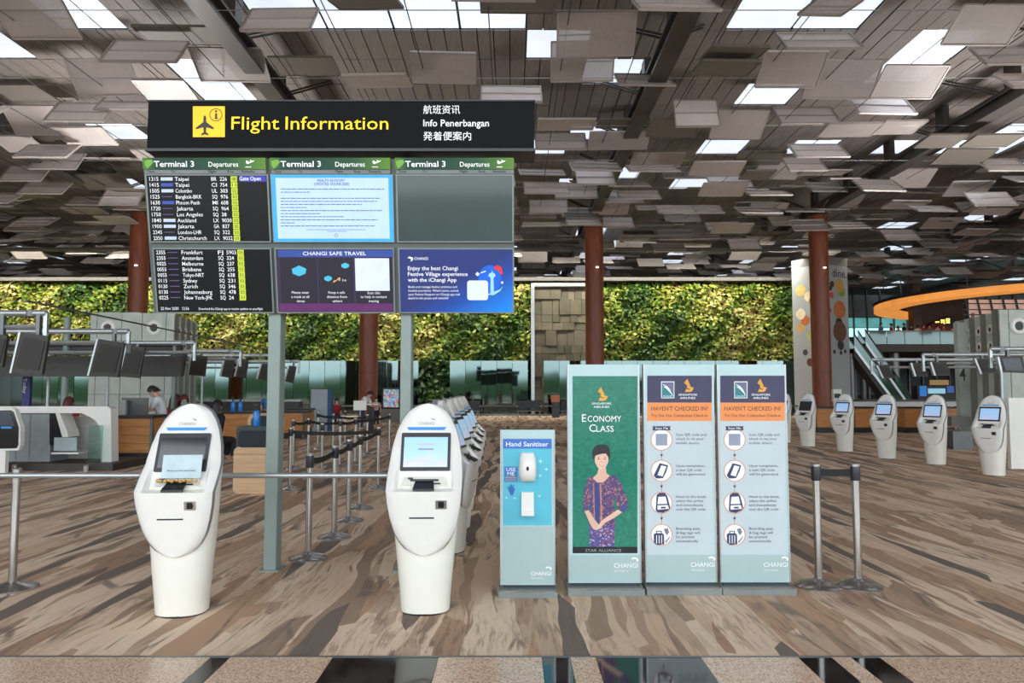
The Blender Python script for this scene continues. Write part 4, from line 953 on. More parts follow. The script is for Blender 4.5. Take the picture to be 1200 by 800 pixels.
    steps = [('Scan QR code and', 'check in via your', 'mobile device'), ('Upon completion,', 'a new QR code', 'will be generated'), ('Head to the kiosk,', 'select the airline', 'and immediately', 'scan the QR code'), ('Boarding pass', '& bag tags will', 'be printed', 'automatically')]
    wd = [(35.5, 32.5, 27), (34, 30, 34), (36, 32, 32, 34.5), (28, 28, 21, 26)]
    y0 = (510.5, 547, 583.2, 620.5)
    for a, wl_, y in zip(steps, wd, y0):
        for j, s_ in enumerate(a): S.text('lettering', s_, X(792.3), y+4.9*j, 3.0, ink, t, off=.003, wpx=wl_[j], bold=.003)
    changi(S, t, X(809.5), 664)
    return t
checkin('contactless check-in poster stand right beside the green poster stand', 754.5, 839.8, 0, 6.0, 0)
checkin('contactless check-in poster stand at the right end, next to two steel barriers', 840.6, 926, 85.6, 6.0, 0)

# ================================================================ queue barriers
def stanchion_proto(name, label, cat, group):
    t = thing(name, label, cat, group=group)
    MB().lathe([(.185, 0), (.185, .012), (.175, .022), (.10, .045), (.045, .062), (.034, .075)], n=28).build('base', M['steel'], t, True)
    MB().lathe([(.031, .07), (.031, .88)], n=14).build('post', M['steel'], t, True)
    h = MB().lathe([(.036, .86), (.039, .87), (.039, .97), (.036, .98)], n=14).build('belt_head', M['bezel'], t, True)
    MB().lathe([(.040, .975), (.040, .995), (.03, 1.0)], n=14).build('cap', M['steel'], h, True)
    return t
def belt(t, a, b, sag=.03, zc=.925):
    """belt from barrier t at a to point b (world)"""
    q = MB(); n = 8; a = Vector(a); b = Vector(b); dr = (b-a).normalized(); a = a+dr*.036; b = b-dr*.045; P = [a.lerp(b, i/n) for i in range(n+1)]
    for p, i in zip(P, range(n+1)): p.z = zc-4*sag*(i/n)*(1-i/n)
    V = [];
    d = (b-a); nx = Vector((-d.y, d.x, 0)).normalized()*.004
    secs = [[p+nx-Vector((0, 0, .028)), p-nx-Vector((0, 0, .028)), p-nx+Vector((0, 0, .028)), p+nx+Vector((0, 0, .028))] for p in P]
    q.loft(secs).build('belt', mat('belt_black', (24, 24, 26), .7), t, world=True)
PR = None; SG = 'steel queue barriers with black belts'
def barrier(px, py, label, X=None):
    global PR
    p = gr(px, py); loc = (p.x, p.y+.12 if p.y < 8 else p.y, 0)
    if PR is None: PR = stanchion_proto('queue_barrier', label, 'barrier', SG); PR.location = loc; t = PR
    else:
        t = copy_tree(PR); t.location = loc; t['label'] = label
        for ch in [c for c in t.children if c.name.startswith('belt.') or c.name == 'belt']: bpy.data.objects.remove(ch)
    return t
r1 = barrier(967, 692, 'left one of the two steel belt barriers beside the right poster stand'); r2 = barrier(1014.5, 692, 'right one of the two steel belt barriers beside the right poster stand')
QB = [(357, 658), (391.5, 630), (408.5, 611), (421.5, 596), (339.5, 574), (443, 572.5), (377, 560), (398, 548), (416, 544), (361, 545), (343, 549), (390, 531), (430, 533), (456, 531), (372, 526), (404, 521)]
QL = ['steel belt barrier nearest the left grey-green post, frontmost in the queue lane', 'steel belt barrier second in the receding queue lane', 'steel belt barrier third in the receding queue lane', 'steel belt barrier fourth in the receding queue lane',
 'steel belt barrier just right of the wooden podium', 'steel belt barrier close to the left flank of the front kiosk', 'steel belt barrier in mid queue behind the wide black belt', 'slim steel belt barrier deep in the queue, left of the white table', 'steel belt barrier deep in the queue in front of the white table', 'steel belt barrier in the far lane behind the podium barrier',
 'leftmost steel belt barrier of the far lane', 'small steel belt barrier near the grey-blue sign board', 'small steel belt barrier below the lit advert screen', 'small steel belt barrier farthest right, under the advert screen', 'small steel belt barrier by the wooden far counter', 'small steel belt barrier farthest back in the queue']
Q = [barrier(px, py, l) for (px, py), l in zip(QB, QL)]
W3 = lambda t: (t.location.x, t.location.y, .925)
belt(r1, W3(r1), W3(r2), .004)
for a, b in ((0, 1), (1, 2), (2, 3), (3, 5), (4, 5), (10, 9), (9, 7), (7, 8), (8, 13), (14, 11), (11, 12)): belt(Q[a], W3(Q[a]), W3(Q[b]), .03)
# rail barrier in front of the screens
hr = thing('rail_barrier', 'long horizontal aluminium rail on a steel post, passing behind the front kiosks', 'barrier', (gr(2, 695).x, gr(2, 695).y+.12, 0))
yb = gr(2, 695).y+.12; zr = at(200, 556, yb).z
MB().lathe([(.19, 0), (.19, .014), (.17, .026), (.06, .05), (.03, .065)], n=28).build('base', M['steel'], hr, True)
MB().lathe([(.03, .06), (.03, zr-.03)], n=14).build('post', M['steel'], hr, True)
MB().lathe([(.036, zr-.06), (.036, zr+.045), (.026, zr+.055)], n=14).build('post_cap', M['steel'], hr, True)
x1 = at(505, 553, yb).x
MB().tube((-6.2, yb-.06, zr), (x1, yb-.06, zr), .021, 12).build('rail', M['rail'], hr, True, world=True)
e2 = MB().lathe([(.19, 0), (.19, .014), (.17, .026), (.06, .05), (.03, .065)], n=28).build('base', M['steel'], hr, True); e2.location = (x1-.05-hr.location.x, 0, 0)
e3 = MB().lathe([(.03, .06), (.03, zr+.04)], n=14).build('post', M['steel'], hr, True); e3.location = (x1-.05-hr.location.x, 0, 0)
# ================================================================ left side: check-in island
def pbox(mb, px0, py0, px1, py1, Y, dep):
    """box whose front face fills a pixel rectangle at depth Y"""
    a, b = at(px0, py0, Y), at(px1, py1, Y); return mb.bx(a.x, b.x, Y, Y+dep, max(b.z, 0), a.z)
def pprism(mb, pts, Y, dep): return mb.prism([at(x, y, Y) for x, y in pts], (0, dep, 0))
def nozzle(t, c, nrm, r):
    n_ = Vector(nrm).normalized(); u = n_.cross(Vector((0, 0, 1))).normalized(); w_ = Vector((0, 0, 1)); N = 20
    def ring(rr, off): return [Vector(c)+n_*off+u*rr*math.cos(2*PI*i/N)+w_*rr*math.sin(2*PI*i/N) for i in range(N)]
    z_ = MB().loft([ring(r, -.02), ring(r, .03), ring(r*.85, .07), ring(r*.55, .075), ring(r*.5, .02)]).build('air_nozzle', M['white'], t, True, world=True)
    MB().loft([ring(r*.49, .01), ring(r*.49, .035)]).build('nozzle_throat', M['black'], z_, world=True)
def cabin(label, cols, rows, Y, nz, side, fins, ztop, xback):
    x0 = at(cols[0], 400, Y).x; x1 = at(cols[-1], 400, Y).x
    t = thing('island_cabin', label, 'cabin', ((x0+x1)/2, Y, 0))
    MB().bx(x0+.02+(1.3 if side < 0 else 0), x1-.02-(1.3 if side > 0 else 0), Y+.05, Y+3.2, 0, ztop-.02).build('core', mat('cabin_core', (120, 126, 120), .8), t, world=True)
    zs = [ztop]+[at(600, r, Y).z for r in rows]+[0]
    for i in range(len(cols)-1):
        for j in range(len(zs)-1):
            a, b = at(cols[i], 400, Y).x, at(cols[i+1], 400, Y).x
            MB().bx(a+.012, b-.012, Y, Y+.06, zs[j+1]+.012, zs[j]-.006).build('cladding_panel', M['concrete'], t, world=True)
    for px, py in nz: nozzle(t, at(px, py, Y), (0, -1, 0), .26)
    sx_ = x1 if side > 0 else x0
    for i in range(fins):
        y = Y+.12+i*.78; sx_ = (x1 if side > 0 else x0)-side*(.22+.18*(y-Y))
        MB().bx(sx_-side*.9, sx_+side*.22, y, y+.26, 0, ztop-.03*i).build('fin', M['concrete_d'], t, world=True)
        MB().bx(sx_-side*1.0, sx_+side*.06, y+.26, y+.78, 0, ztop-.06).build('fin_panel', M['concrete'], t, world=True)
        if i < fins: nozzle(t, (sx_+side*.07, y+.52, ztop-.55), (side, 0, 0), .16); nozzle(t, (sx_+side*.07, y+.52, ztop-1.05), (side, 0, 0), .16)
    return t, x0, x1
ztl = at(150, 366.5, 25).z
cb, xa, xb = cabin('pale concrete check-in cabin with round black nozzles behind the man in white', [105, 113, 142, 166, 194, 204], [432, 462], 25.0, [(181, 384), (127, 384)], 1, 4, ztl, 0)
MB().bx(xa+.2, xb-1.3, 25.2, 28.0, ztl-.02, ztl+.04).build('roof_cap', M['concrete'], cb, world=True)

def quad_monitor(t, pts, Y, lit=False):
    """pts: bottom-left, top-left, top-right, bottom-right in pixels"""
    m = MB(); pprism(m, pts, Y, .07); o = m.build('monitor', mat('monitor_back', (60, 56, 52), .5), t, world=True)
    (ax_, ay), (bx_, by), (cx_, cy), (dx_, dy) = pts
    m = MB(); pprism(m, [(ax_-2.2, ay), (bx_-2.2, by), (bx_, by), (ax_, ay)], Y-.01, .09); m.build('side_trim', M['rail'], o, world=True)
    m = MB(); w_ = (cx_-bx_); ins = .12
    q = [(ax_+w_*ins, ay-(ay-by)*ins), (bx_+w_*ins, by+(ay-by)*ins), (cx_-w_*ins, cy+(dy-cy)*ins), (dx_-w_*ins, dy-(dy-cy)*ins)]
    pprism(m, q, Y-.012, .014); m.build('back_plate' if not lit else 'display', mat('monitor_plate', (50, 46, 43), .6) if not lit else mat('monitor_display', (70, 78, 84), .2, emit=.08), o, world=True)
    c = at((bx_+cx_)/2, (by+cy)/2, Y+.03); return c
def rail_thing(label, pend, Y, xs, monitors, side, lit=()):
    e_ = at(pend[0], pend[1], Y); t = thing('monitor_rail', label, 'rail', (e_.x, Y, 0), 0, 'overhead rails with check-in monitors')
    MB().tube((xs, Y+.25, e_.z), (e_.x, Y+.25, e_.z), .055, 10).build('upper_tube', M['rail'], t, True, world=True)
    MB().tube((xs, Y+.25, e_.z-.22), (e_.x-side*.1, Y+.25, e_.z-.22), .035, 8).build('lower_tube', M['rail'], t, True, world=True)
    MB().bx(e_.x-.03, e_.x+.03, Y+.22, Y+.28, e_.z-.42, e_.z).build('end_drop', M['rail'], t, world=True)
    MB().lathe([(.075, -.05), (.075, .05)], (0, 0, 0), 12).build('end_clamp', M['dsteel'], t, True).location = (-side*.25, .25, e_.z)
    for k_, pts in enumerate(monitors):
        c = quad_monitor(t, pts, Y+.1, k_ in lit); MB().bx(c.x-.03, c.x+.03, Y+.2, Y+.27, c.z-.05, e_.z).build('hanger', M['dsteel'], t, world=True)
    # carried by a slim pole down to the floor at the far end
    MB().tube((xs, Y+.25, 0), (xs, Y+.25, e_.z), .05, 10).build('pole', M['rail'], t, True, world=True)
    return t
def par(x0, x1, y0, y1, sh): return [(x0, y1), (x0+sh, y0), (x1+sh*.6, y0+(x1-x0)*.13), (x1-sh*.1, y1+2)]
RL = [((43, 365), [par(-22, 3, 390, 428, 9), par(13, 50, 389, 437, 11)], 'nearest overhead monitor rail at the left edge of the hall'),
      ((143, 387), [par(104, 139, 397, 440, 11)], 'second overhead monitor rail, one large screen hanging from it'),
      ((223, 401), [par(140, 164, 404, 441, 9)], 'third overhead monitor rail, in front of the concrete cabin'),
      ((278, 411), [par(195, 215, 411, 438, 6), par(221, 240, 415, 439, 4)], 'fourth overhead monitor rail at the cabin fins'),
      ((313, 416), [par(259, 272, 418, 441, 5), par(276, 288, 420, 441, 5)], 'fifth overhead monitor rail, left of the grey-green post'),
      ((348, 423), [par(302, 312, 425, 444, 5), par(334, 344, 428, 447, 5)], 'farthest overhead monitor rail, passing behind the grey-green post')]
for (pe, mons_, lab) in RL:
    Y = 7.5*F/(600-pe[0]); xs = {43: -9.6, 143: -12.3, 223: -13.8, 278: -12.8, 313: -12.5, 348: -10.9}[pe[0]]
    rail_thing(lab, pe, Y, xs, mons_, 1, (0,) if pe[0] == 278 else ())
fb = thing('fascia_board', 'long dark overhead fascia board behind the left monitors', 'sign board', (at(100, 420, 18.6).x, 18.6, 0))
m = MB(); pbox(m, -60, 417, 212, 441, 18.6, .12); m.build('board', mat('fascia_dark', (74, 72, 70), .6), fb, world=True)
m = MB(); pbox(m, -60, 403, 212, 411, 18.75, .12); m.build('upper_board', mat('fascia_dark', (74, 72, 70), .6), fb, world=True)
for py in (402.5, 413.5): m = MB(); a, b = at(-60, py, 18.6), at(212, py, 18.6); m.tube(a, b, .045, 8); m.build('bright_tube', M['rail'], fb, True, world=True)
for px in (78, 205): a = at(px, 402, 18.72); MB().tube((a.x, 18.72, 0), (a.x, 18.72, at(px, 372 if px == 78 else 402, 18.72).z), .085 if px == 78 else .05, 10).build('pole', M['postgreen'], fb, True, world=True)
m = MB(); m.path([at(30, 352, 12.2), at(225, 392, 17.5), at(340, 415, 25.0)], .018, 6); tag(m.build('stay_cable', M['dsteel']), 'thin steel stay cable slanting over the left monitor rails', 'cable')

# ---- bag-drop machine (white portal)
Yb = 15.2
bd = thing('bag_drop_machine', 'white portal-shaped bag drop machine on a dark plinth at the left edge', 'machine', (at(65, 545, Yb).x, Yb, 0))
m = MB(); pprism(m, [(-60, 476), (126, 476), (130, 479), (130.5, 545), (118, 545), (118, 508), (116.5, 500), (112, 493), (105, 488), (96, 484), (-60, 484)], Yb, .28); m.build('portal_frame', M['white'], bd, world=True)
m = MB(); pbox(m, 60, 488, 118, 545, Yb+.75, .1); m.build('back_panel', mat('machine_grey', (206, 204, 200), .5), bd, world=True)
for a, b in ((-55, -22), (-20, 18), (20, 34), (36, 58)): m = MB(); pbox(m, a, 485, b, 545, Yb+.08, .6); m.build('partition', mat('partition_grey', (150, 156, 156), .5), bd, world=True)
m = MB(); pprism(m, [(58, 484), (65, 484), (72.5, 514), (69, 522), (58, 521)], Yb+.05, .5); m.build('scanner_shade', M['black'], bd, world=True)
m = MB(); pprism(m, [(65, 484), (70, 484), (79, 506), (80, 512), (73, 512)], Yb+.04, .4); m.build('scanner_arm', M['white'], bd, world=True)
m = MB(); pbox(m, 63.5, 512.5, 89.5, 528, Yb+.02, .02); m.build('small_screen', mat('pale_screen', (178, 194, 196), .2), bd, world=True)
m = MB(); pbox(m, 60, 530, 92, 532, Yb-.05, .5); m.build('shelf', M['white'], bd, world=True)
m = MB(); pbox(m, 104, 498, 119, 546, Yb-.25, .015); m.build('glass_wing', glass_material('clear_wing_glass', (216, 234, 230), .05, .02, 1.), bd, world=True)
m = MB(); a = at(-60, 546, Yb); b = at(143, 546, Yb); m.bx(a.x, b.x, Yb-.35, Yb+1.2, 0, .14); m.build('plinth', mat('plinth_brown', (66, 58, 54), .6), bd, world=True)
for px in (17, 101): c = at(px, 550, Yb-.5); MB().lathe([(.06, 0), (.06, .12), (.03, .14)], (c.x, Yb-.5, 0), 12).build('bollard', M['steel'], bd, True, world=True)
# ---- black self-service terminal
Yt = 14.3
st = thing('self_service_terminal', 'black screened self-service terminal with white rim at the left edge', 'terminal', (at(0, 545, Yt).x, Yt, 0))
m = MB(); pprism(m, [(-26, 478), (14, 477.5), (17.5, 480), (24, 500), (23.5, 522), (21, 527.5), (-26, 529)], Yt, .12); m.build('rim', M['white'], st, world=True)
m = MB(); pprism(m, [(-24, 481), (12.5, 480.5), (15.5, 483), (21.3, 501), (20.8, 521), (19, 525), (-24, 526)], Yt-.02, .03); m.build('glass_front', mat('terminal_glass', (24, 26, 30), .08, spec=.8), st, world=True)
m = MB(); pprism(m, [(-24, 484), (12, 483.5), (17, 499), (-24, 498)], Yt-.03, .012); m.build('screen', mat('terminal_screen', (70, 78, 92), .15), st, world=True)
m = MB(); pbox(m, 1, 499.5, 13.5, 502, Yt-.03, .012); m.build('blue_strip', M['blue'], st, world=True)
m = MB(); a, b = at(-22, 528, Yt+.1), at(10, 528, Yt+.1); m.bx(a.x, b.x, Yt+.02, Yt+.12, 0, a.z+.02); m.build('pedestal', M['white'], st, world=True)
# ---- blue blade sign
bs = thing('blade_sign', 'narrow dark blue upright sign with white lettering at the far left', 'sign', (at(30, 475, 20).x, 20, 0))
m = MB(); pbox(m, 26.5, 440, 33.5, 492, 20, .1); m.build('blade', mat('blade_blue', (26, 34, 110), .4), bs, world=True); m = MB(); pbox(m, 26.5, 431, 33.5, 440, 20, .1); m.build('head', mat('blade_pale', (110, 140, 190), .4), bs, world=True)
m = MB(); a = at(30, 492, 20.05); m.bx(a.x-.05, a.x+.05, 20.0, 20.1, 0, a.z+.01); m.build('stem', M['dsteel'], bs, world=True)
v, f = text_mesh('Today', .17, .002); q = MB(); o_ = at(31.6, 443, 20); q.add([(o_.x-.09+p_[1]*.8, 19.994, o_.z-p_[0]*.95) for p_ in v], f); q.build('lettering', M['wprint'], bs, world=True)
# ---- wooden counters
def counter(label, px0, px1, ytop, Y, dep, group='wooden check-in counters'):
    a, b = at(px0, ytop, Y), at(px1, ytop, Y); W = b.x-a.x; zt = a.z
    t = thing('check_in_counter', label, 'counter', ((a.x+b.x)/2, Y, 0), 0, group)
    MB().bx(-W/2-.05, W/2+.05, -.06, dep, zt-.06, zt).build('worktop', mat('worktop_dark', (40, 40, 44), .35), t)
    n = max(1, round(W/.75)); hb = (zt-.06-.22)/4
    for i in range(n):
        for j in range(4): MB().bx(-W/2+W*i/n+.008, -W/2+W*(i+1)/n-.008, 0, .04, .22+hb*j+.006, .22+hb*(j+1)-.006).build('front_board', M['wood'], t)
    MB().bx(-W/2+.01, W/2-.01, .04, dep-.05, .2, zt-.06).build('body', M['wood'], t); MB().bx(-W/2+.06, W/2-.06, .1, dep-.1, 0, .22).build('kick_base', M['bezel'], t)
    MB().bx(W/2-.03, W/2+.03, -.02, .05, 0, zt-.06).build('corner_post', M['dsteel'], t)
    return t, zt
c1, z1 = counter('wooden check-in counter in front of the man in the white shirt', 133, 178, 486.5, 16.6, .9)
c2, z2 = counter('wooden check-in counter with blue bottles, right of the woman in black', 262, 300, 482, 21.5, .8)
c3, z3 = counter('wooden counter behind the left grey-green post', 303, 356, 481.5, 24.5, .8)
c4, z4 = counter('small wooden far counter beside the grey-blue sign board', 338, 362, 478.5, 27.5, .8)
gsn = thing('counter_screen_guard', 'smoked glass guard panel standing on the counter beside the man in white', 'screen', (at(158, 486, 17.1).x, 17.1, z1))
m = MB(); pbox(m, 142.5, 466, 173, 487, 17.1, .03); m.v = [(a, b, max(c, z1+.001)) for a, b, c in m.v]; m.build('pane', mat('smoked_panel', (92, 92, 90), .15), gsn, world=True)
m = MB(); a = at(146, 486, 17.05); m.bx(a.x-.07, a.x+.07, 16.95, 17.05, z1+.001, z1+.33); m.build('card_printer', mat('printer_grey', (150, 146, 146), .5), gsn, world=True)
bc = thing('back_counter', 'long grey back counter with bottles along the glass screen', 'counter', (at(300, 480, 29).x, 29.5, 0))
m = MB(); a, b = at(226, 470, 29), at(352, 470, 29); m.bx(a.x, b.x, 29, 29.8, at(300, 470.5, 29).z, at(300, 468, 29).z); m.build('worktop', M['concrete'], bc, world=True)
m = MB(); m.bx(a.x+.1, b.x-.1, 29.1, 29.7, 0, at(300, 470.5, 29).z); m.build('body', mat('counter_dark', (84, 84, 82), .6), bc, world=True)
def bottle(label, x, y, z, h, group):
    t = thing('sanitiser_bottle', label, 'bottle', (x, y, z), 0, group); r = h*.16
    MB().lathe([(r*.95, 0), (r, h*.03), (r, h*.6), (r*.8, h*.68), (r*.35, h*.72)], n=12).build('body', mat('blue_liquid', (36, 128, 214), .2, var=.04), t, True)
    MB().lathe([(r*.4, h*.72), (r*.4, h*.80), (r*.18, h*.82), (r*.18, h*.93)], n=8).build('pump_neck', M['black'], t, True); MB().bx(-r*1.1, r*.35, -r*.3, r*.3, h*.93, h).build('pump_spout', M['black'], t)
    return t
for i, px in enumerate((273, 281.5)):
    p = at(px, 482, 21.8); bottle(('left', 'right')[i]+' one of the two blue bottles on the wooden counter', p.x, 21.8, z2, .42, 'blue bottles on the counter')
# ---- rounded podium
p = gr(294, 578); PW = .56
pod = thing('wooden_podium', 'rounded oak podium with dark green upper bin, left of the grey-green post', 'podium', (p.x, p.y+.2, 0))
MB().rbox((0, 0, .36), (PW, .42, .72), .08, 4, 'y').build('oak_body', M['oak'], pod, True)
MB().bx(-PW/2+.005, PW/2-.005, -.213, -.2, .60, .606).build('seam', mat('seam_dark', (110, 84, 60), .6), pod)
grn = mat('bin_green', (40, 58, 62), .5)
MB().rbox((.04, .05, .86), (PW+.02, .5, .36), .07, 4, 'y').build('bin', grn, pod, True); MB().rbox((.02, -.205, .84), (PW*.82, .02, .26), .05, 4, 'y').build('bin_opening', mat('bin_hollow', (24, 36, 40), .7), pod, True)
MB().rbox((.10, .16, 1.08), (PW, .12, .30), .12, 5, 'y').build('oak_hood', M['oak'], pod, True); MB().rbox((.12, .09, 1.07), (PW*.86, .03, .24), .09, 5, 'y').build('hood_face', grn, pod, True)
bt = bottle('large blue pump bottle standing on the dark green podium bin', pod.location.x+.03, pod.location.y-.1, 1.041, .34, 'podium bottle'); del bt['group']
# ---- centre distance: sign board, advert screen, table, sign plate, benches
sbd = thing('sign_board', 'tall grey and blue sign board standing in the far queue', 'sign board', (gr(376, 505).x, gr(376, 505).y, 0)); Y = gr(376, 505).y
m = MB(); pbox(m, 364.5, 456, 383, 505, Y, .35); m.build('board', mat('board_grey', (168, 180, 186), .5), sbd, world=True); m = MB(); pbox(m, 383, 456, 387.5, 505, Y+.02, .33); m.build('blue_edge', mat('board_blue', (44, 84, 130), .5), sbd, world=True)
ad = thing('advert_screen', 'lit advert screen in a black frame right of the red column', 'screen', (at(458, 480, 37).x, 37, 0))
m = MB(); pbox(m, 447.5, 454, 469, 479, 37, .15); m.build('frame', M['black'], ad, world=True)
g = NG('advert_picture'); v_ = g.coords((1, 1, 1)); a_ = g.add('TexVoronoi', Scale=9.); g.ln(v_, a_.inputs['Vector']); n_ = g.add('TexNoise', Scale=6.); g.ln(v_, n_.inputs['Vector'])
cc = g.mul(g.ramp(n_.outputs['Fac'], [(.3, lin((30, 60, 110))), (.45, lin((120, 170, 210))), (.55, lin((60, 40, 50))), (.7, lin((230, 140, 100)))]), a_.outputs['Color'], .25, 'MIX'); g.ln(cc, g.b.inputs['Base Color']); g.ln(cc, g.b.inputs['Emission Color']); g.b.inputs['Emission Strength'].default_value = .5
m = MB(); pbox(m, 449.5, 456, 467, 477, 36.98, .03); m.build('picture', g.m, ad, world=True); m = MB(); a = at(458, 479, 37); m.bx(a.x-.5, a.x+.5, 37.02, 37.5, 0, a.z+.01); m.build('cabinet', mat('cabinet_grey', (120, 116, 110), .6), ad, world=True)
tb = thing('high_table', 'white topped high table with black pole where a person leans', 'table', (gr(434, 504).x, gr(434, 504).y, 0)); Y = tb.location.y
MB().lathe([(.32, 0), (.32, .02), (.04, .05)], n=20).build('base', M['black'], tb, True); MB().bx(-.12, .12, -.1, .1, .04, 1.02).build('pole', M['black'], tb); MB().bx(-.36, .36, -.3, .3, 1.02, 1.06).build('table_top', M['white'], tb)
sp2 = thing('sign_holder', 'small white notice plate on a thin stand in the far queue', 'sign', (gr(421.5, 515).x, gr(421.5, 515).y, 0)); Y = sp2.location.y
MB().lathe([(.16, 0), (.16, .02), (.02, .04)], n=16).build('base', M['steel'], sp2, True); MB().lathe([(.018, .03), (.018, 1.0)], n=8).build('stem', M['steel'], sp2, True); MB().bx(-.21, .21, -.03, -.01, .95, 1.26).build('plate', M['white'], sp2)
def bench(label, px0, px1, Y):
    a, b = at(px0, 480, Y), at(px1, 480, Y); W = b.x-a.x; t = thing('waiting_bench', label, 'bench', ((a.x+b.x)/2, Y, 0), 0, 'black waiting benches')
    n = max(2, round(W/.62))
    for i in range(n):
        x = -W/2+W*(i+.5)/n; MB().rbox((x, 0, .44), (W/n-.04, .5, .07), .05, 3).build('seat', M['black'], t, True); MB().rbox((x, .26, .74), (W/n-.04, .05, .5), .04, 3, 'y').build('backrest', M['black'], t, True)
    MB().bx(-W/2, W/2, -.03, .03, .35, .40).build('beam', M['dsteel'], t)
    for s_ in (-1, 1): MB().bx(s_*W/2*.9-.03, s_*W/2*.9+.03, -.25, .25, 0, .36).build('leg', M['dsteel'], t); MB().bx(s_*W/2-.02, s_*W/2+.02, -.25, .28, .62, .66).build('armrest', M['rail'], t)
    return t
bench('black waiting bench in front of the glass, just right of the kiosk row', 498, 563, 44.0); bench('black waiting bench in front of the glass, left of the green poster', 606, 634, 44.0); bench('black waiting bench partly hidden behind the green poster', 646, 690, 44.0)
hb = thing('handrail', 'long thin steel handrail in front of the garden glass', 'handrail', (at(560, 476, 45.3).x, 45.3, 0))
a, b = at(330, 475.5, 45.3), at(940, 475.5, 45.3); MB().tube(a, b, .05, 6).build('rail', M['dsteel'], hb, world=True)
for i in range(14): x = a.x+(b.x-a.x)*i/13; MB().tube((x, 45.3, 0), (x, 45.3, a.z), .035, 6).build('post', M['dsteel'], hb, world=True)
bx_ = thing('collection_box', 'small orange and dark box on a post beside the benches', 'box', (at(650, 475, 43.2).x, 43.2, 0)); m = MB(); pbox(m, 646, 463, 656, 471, 43.2, .4); m.build('box', mat('box_orange', (196, 120, 90), .5), bx_, world=True); m = MB(); a = at(651, 471, 43.4); m.bx(a.x-.2, a.x+.2, 43.25, 43.55, 0, a.z+.01); m.build('post', M['bezel'], bx_, world=True)
# ================================================================ right side
ztr = at(1172, 362.5, 22).z
cr_, xa, xb = cabin('pale concrete check-in cabin with fins and a round nozzle at the right edge', [1172, 1183, 1230, 1270], [432], 22.0, [(1193, 382)], -1, 4, ztr, 0)
q = MB(); v, f = text_mesh('4', .62, .004); q.add([(xa-.335, 22.36+1.56+.04+(p_[0])*.0, 0) for p_ in []], [])
xs_ = xa-.312; q = MB(); q.add([(at(1123.5, 440, 24.2).x+p_[0]*.72, 24.17, at(1127, 446, 24.2).z+p_[1]) for p_ in v], f); nb = q.build('island_number', mat('number_grey', (84, 88, 88), .5), cr_, world=True)
m = MB(); a, b = at(1121.5, 376, 24.2), at(1134.5, 376, 24.2); m.bx(a.x, b.x, 24.2, 24.42, 0, a.z-.05); m.build('number_pier', M['concrete'], cr_, world=True)
RR_ = [((1169, 408), 16.0, [[(1175, 436), (1171, 418), (1198, 417), (1203, 437)]], 'nearest right-hand overhead monitor rail, lit screen hanging from it', 14.6, (0,)),
       ((1088, 415), 18.65, [[(1097, 440), (1092, 424), (1109, 424), (1114, 440)], [(1151, 438), (1144, 420), (1163, 420), (1169, 437)]], 'middle right-hand overhead monitor rail with two dark screens', 14.2, ()),
       ((1026, 421), 21.4, [[(1036, 443), (1029, 428), (1041, 427), (1049, 443)], [(1074, 441), (1069, 425), (1083, 425), (1088, 441)]], 'farthest right-hand overhead monitor rail, above the escalators', 14.3, ())]
for pe, Y, mons_, lab, xs, lit in RR_: rail_thing(lab, pe, Y, xs, mons_, -1, lit)
# counters and back wall panel of the right island
def counter_r(label, px0, px1, Y): return counter(label, px0, px1, 476.5, Y, .8)
counter_r('wooden counter between the two kiosks nearest the red column', 957, 985, 28); counter_r('wooden counter just left of the middle right-hand kiosk', 1002, 1026, 28); counter_r('wooden counter between the middle and second kiosks of the right row', 1060, 1082, 28); counter_r('wooden counter left of the rightmost kiosk', 1100, 1122, 28); counter_r('wooden counter under the concrete cabin at the right', 1136, 1152, 26)
lw = thing('low_partition', 'long low white partition with a dark cap behind the right-hand kiosks', 'partition', (at(1080, 490, 31).x, 31, 0))
a, b = at(1000, 468, 31), at(1148, 468, 31); MB().bx(a.x, b.x, 31, 31.25, 0, a.z-.08).build('wall', mat('partition_white', (214, 212, 206), .6), lw, world=True); MB().bx(a.x-.05, b.x+.05, 30.95, 31.3, a.z-.08, a.z).build('cap', M['bezel'], lw, world=True)
ws = thing('weighing_scale', 'grey baggage scale and seat block between the right-hand kiosks', 'baggage scale', (at(1126, 505, 20.6).x, 20.6, 0))
m = MB(); pbox(m, 1115, 488, 1138, 499, 23.2, .5); m.build('block', mat('scale_grey', (120, 120, 118), .5), ws, world=True); m = MB(); a, b = at(1114, 502, 20.2), at(1137, 502, 20.2); m.bx(a.x, b.x, 20.1, 21.2, .0, at(1126, 505, 20.2).z); m.build('plate', M['dsteel'], ws, world=True)
wp = tag(MB().bx(at(1191, 500, 15).x, at(1191, 500, 15).x+.9, 15.2, 15.3, 0, at(1195, 466, 15.2).z).build('white_screen_panel', M['white']), 'plain white free-standing panel at the right edge behind the last kiosk', 'panel')
fk = thing('small_terminal', 'small white terminal beside the foot of the right red column', 'terminal', (at(983, 480, 33).x, 33, 0)); m = MB(); pbox(m, 976.5, 456, 986.5, 470, 33, .2); m.build('head', M['white'], fk, world=True); m = MB(); pbox(m, 978, 461, 985, 466, 32.97, .05); m.build('screen', M['bezel'], fk, world=True); MB().bx(-.18, .18, .03, .17, 0, at(983, 470, 33).z+.01).build('pedestal', M['white'], fk)
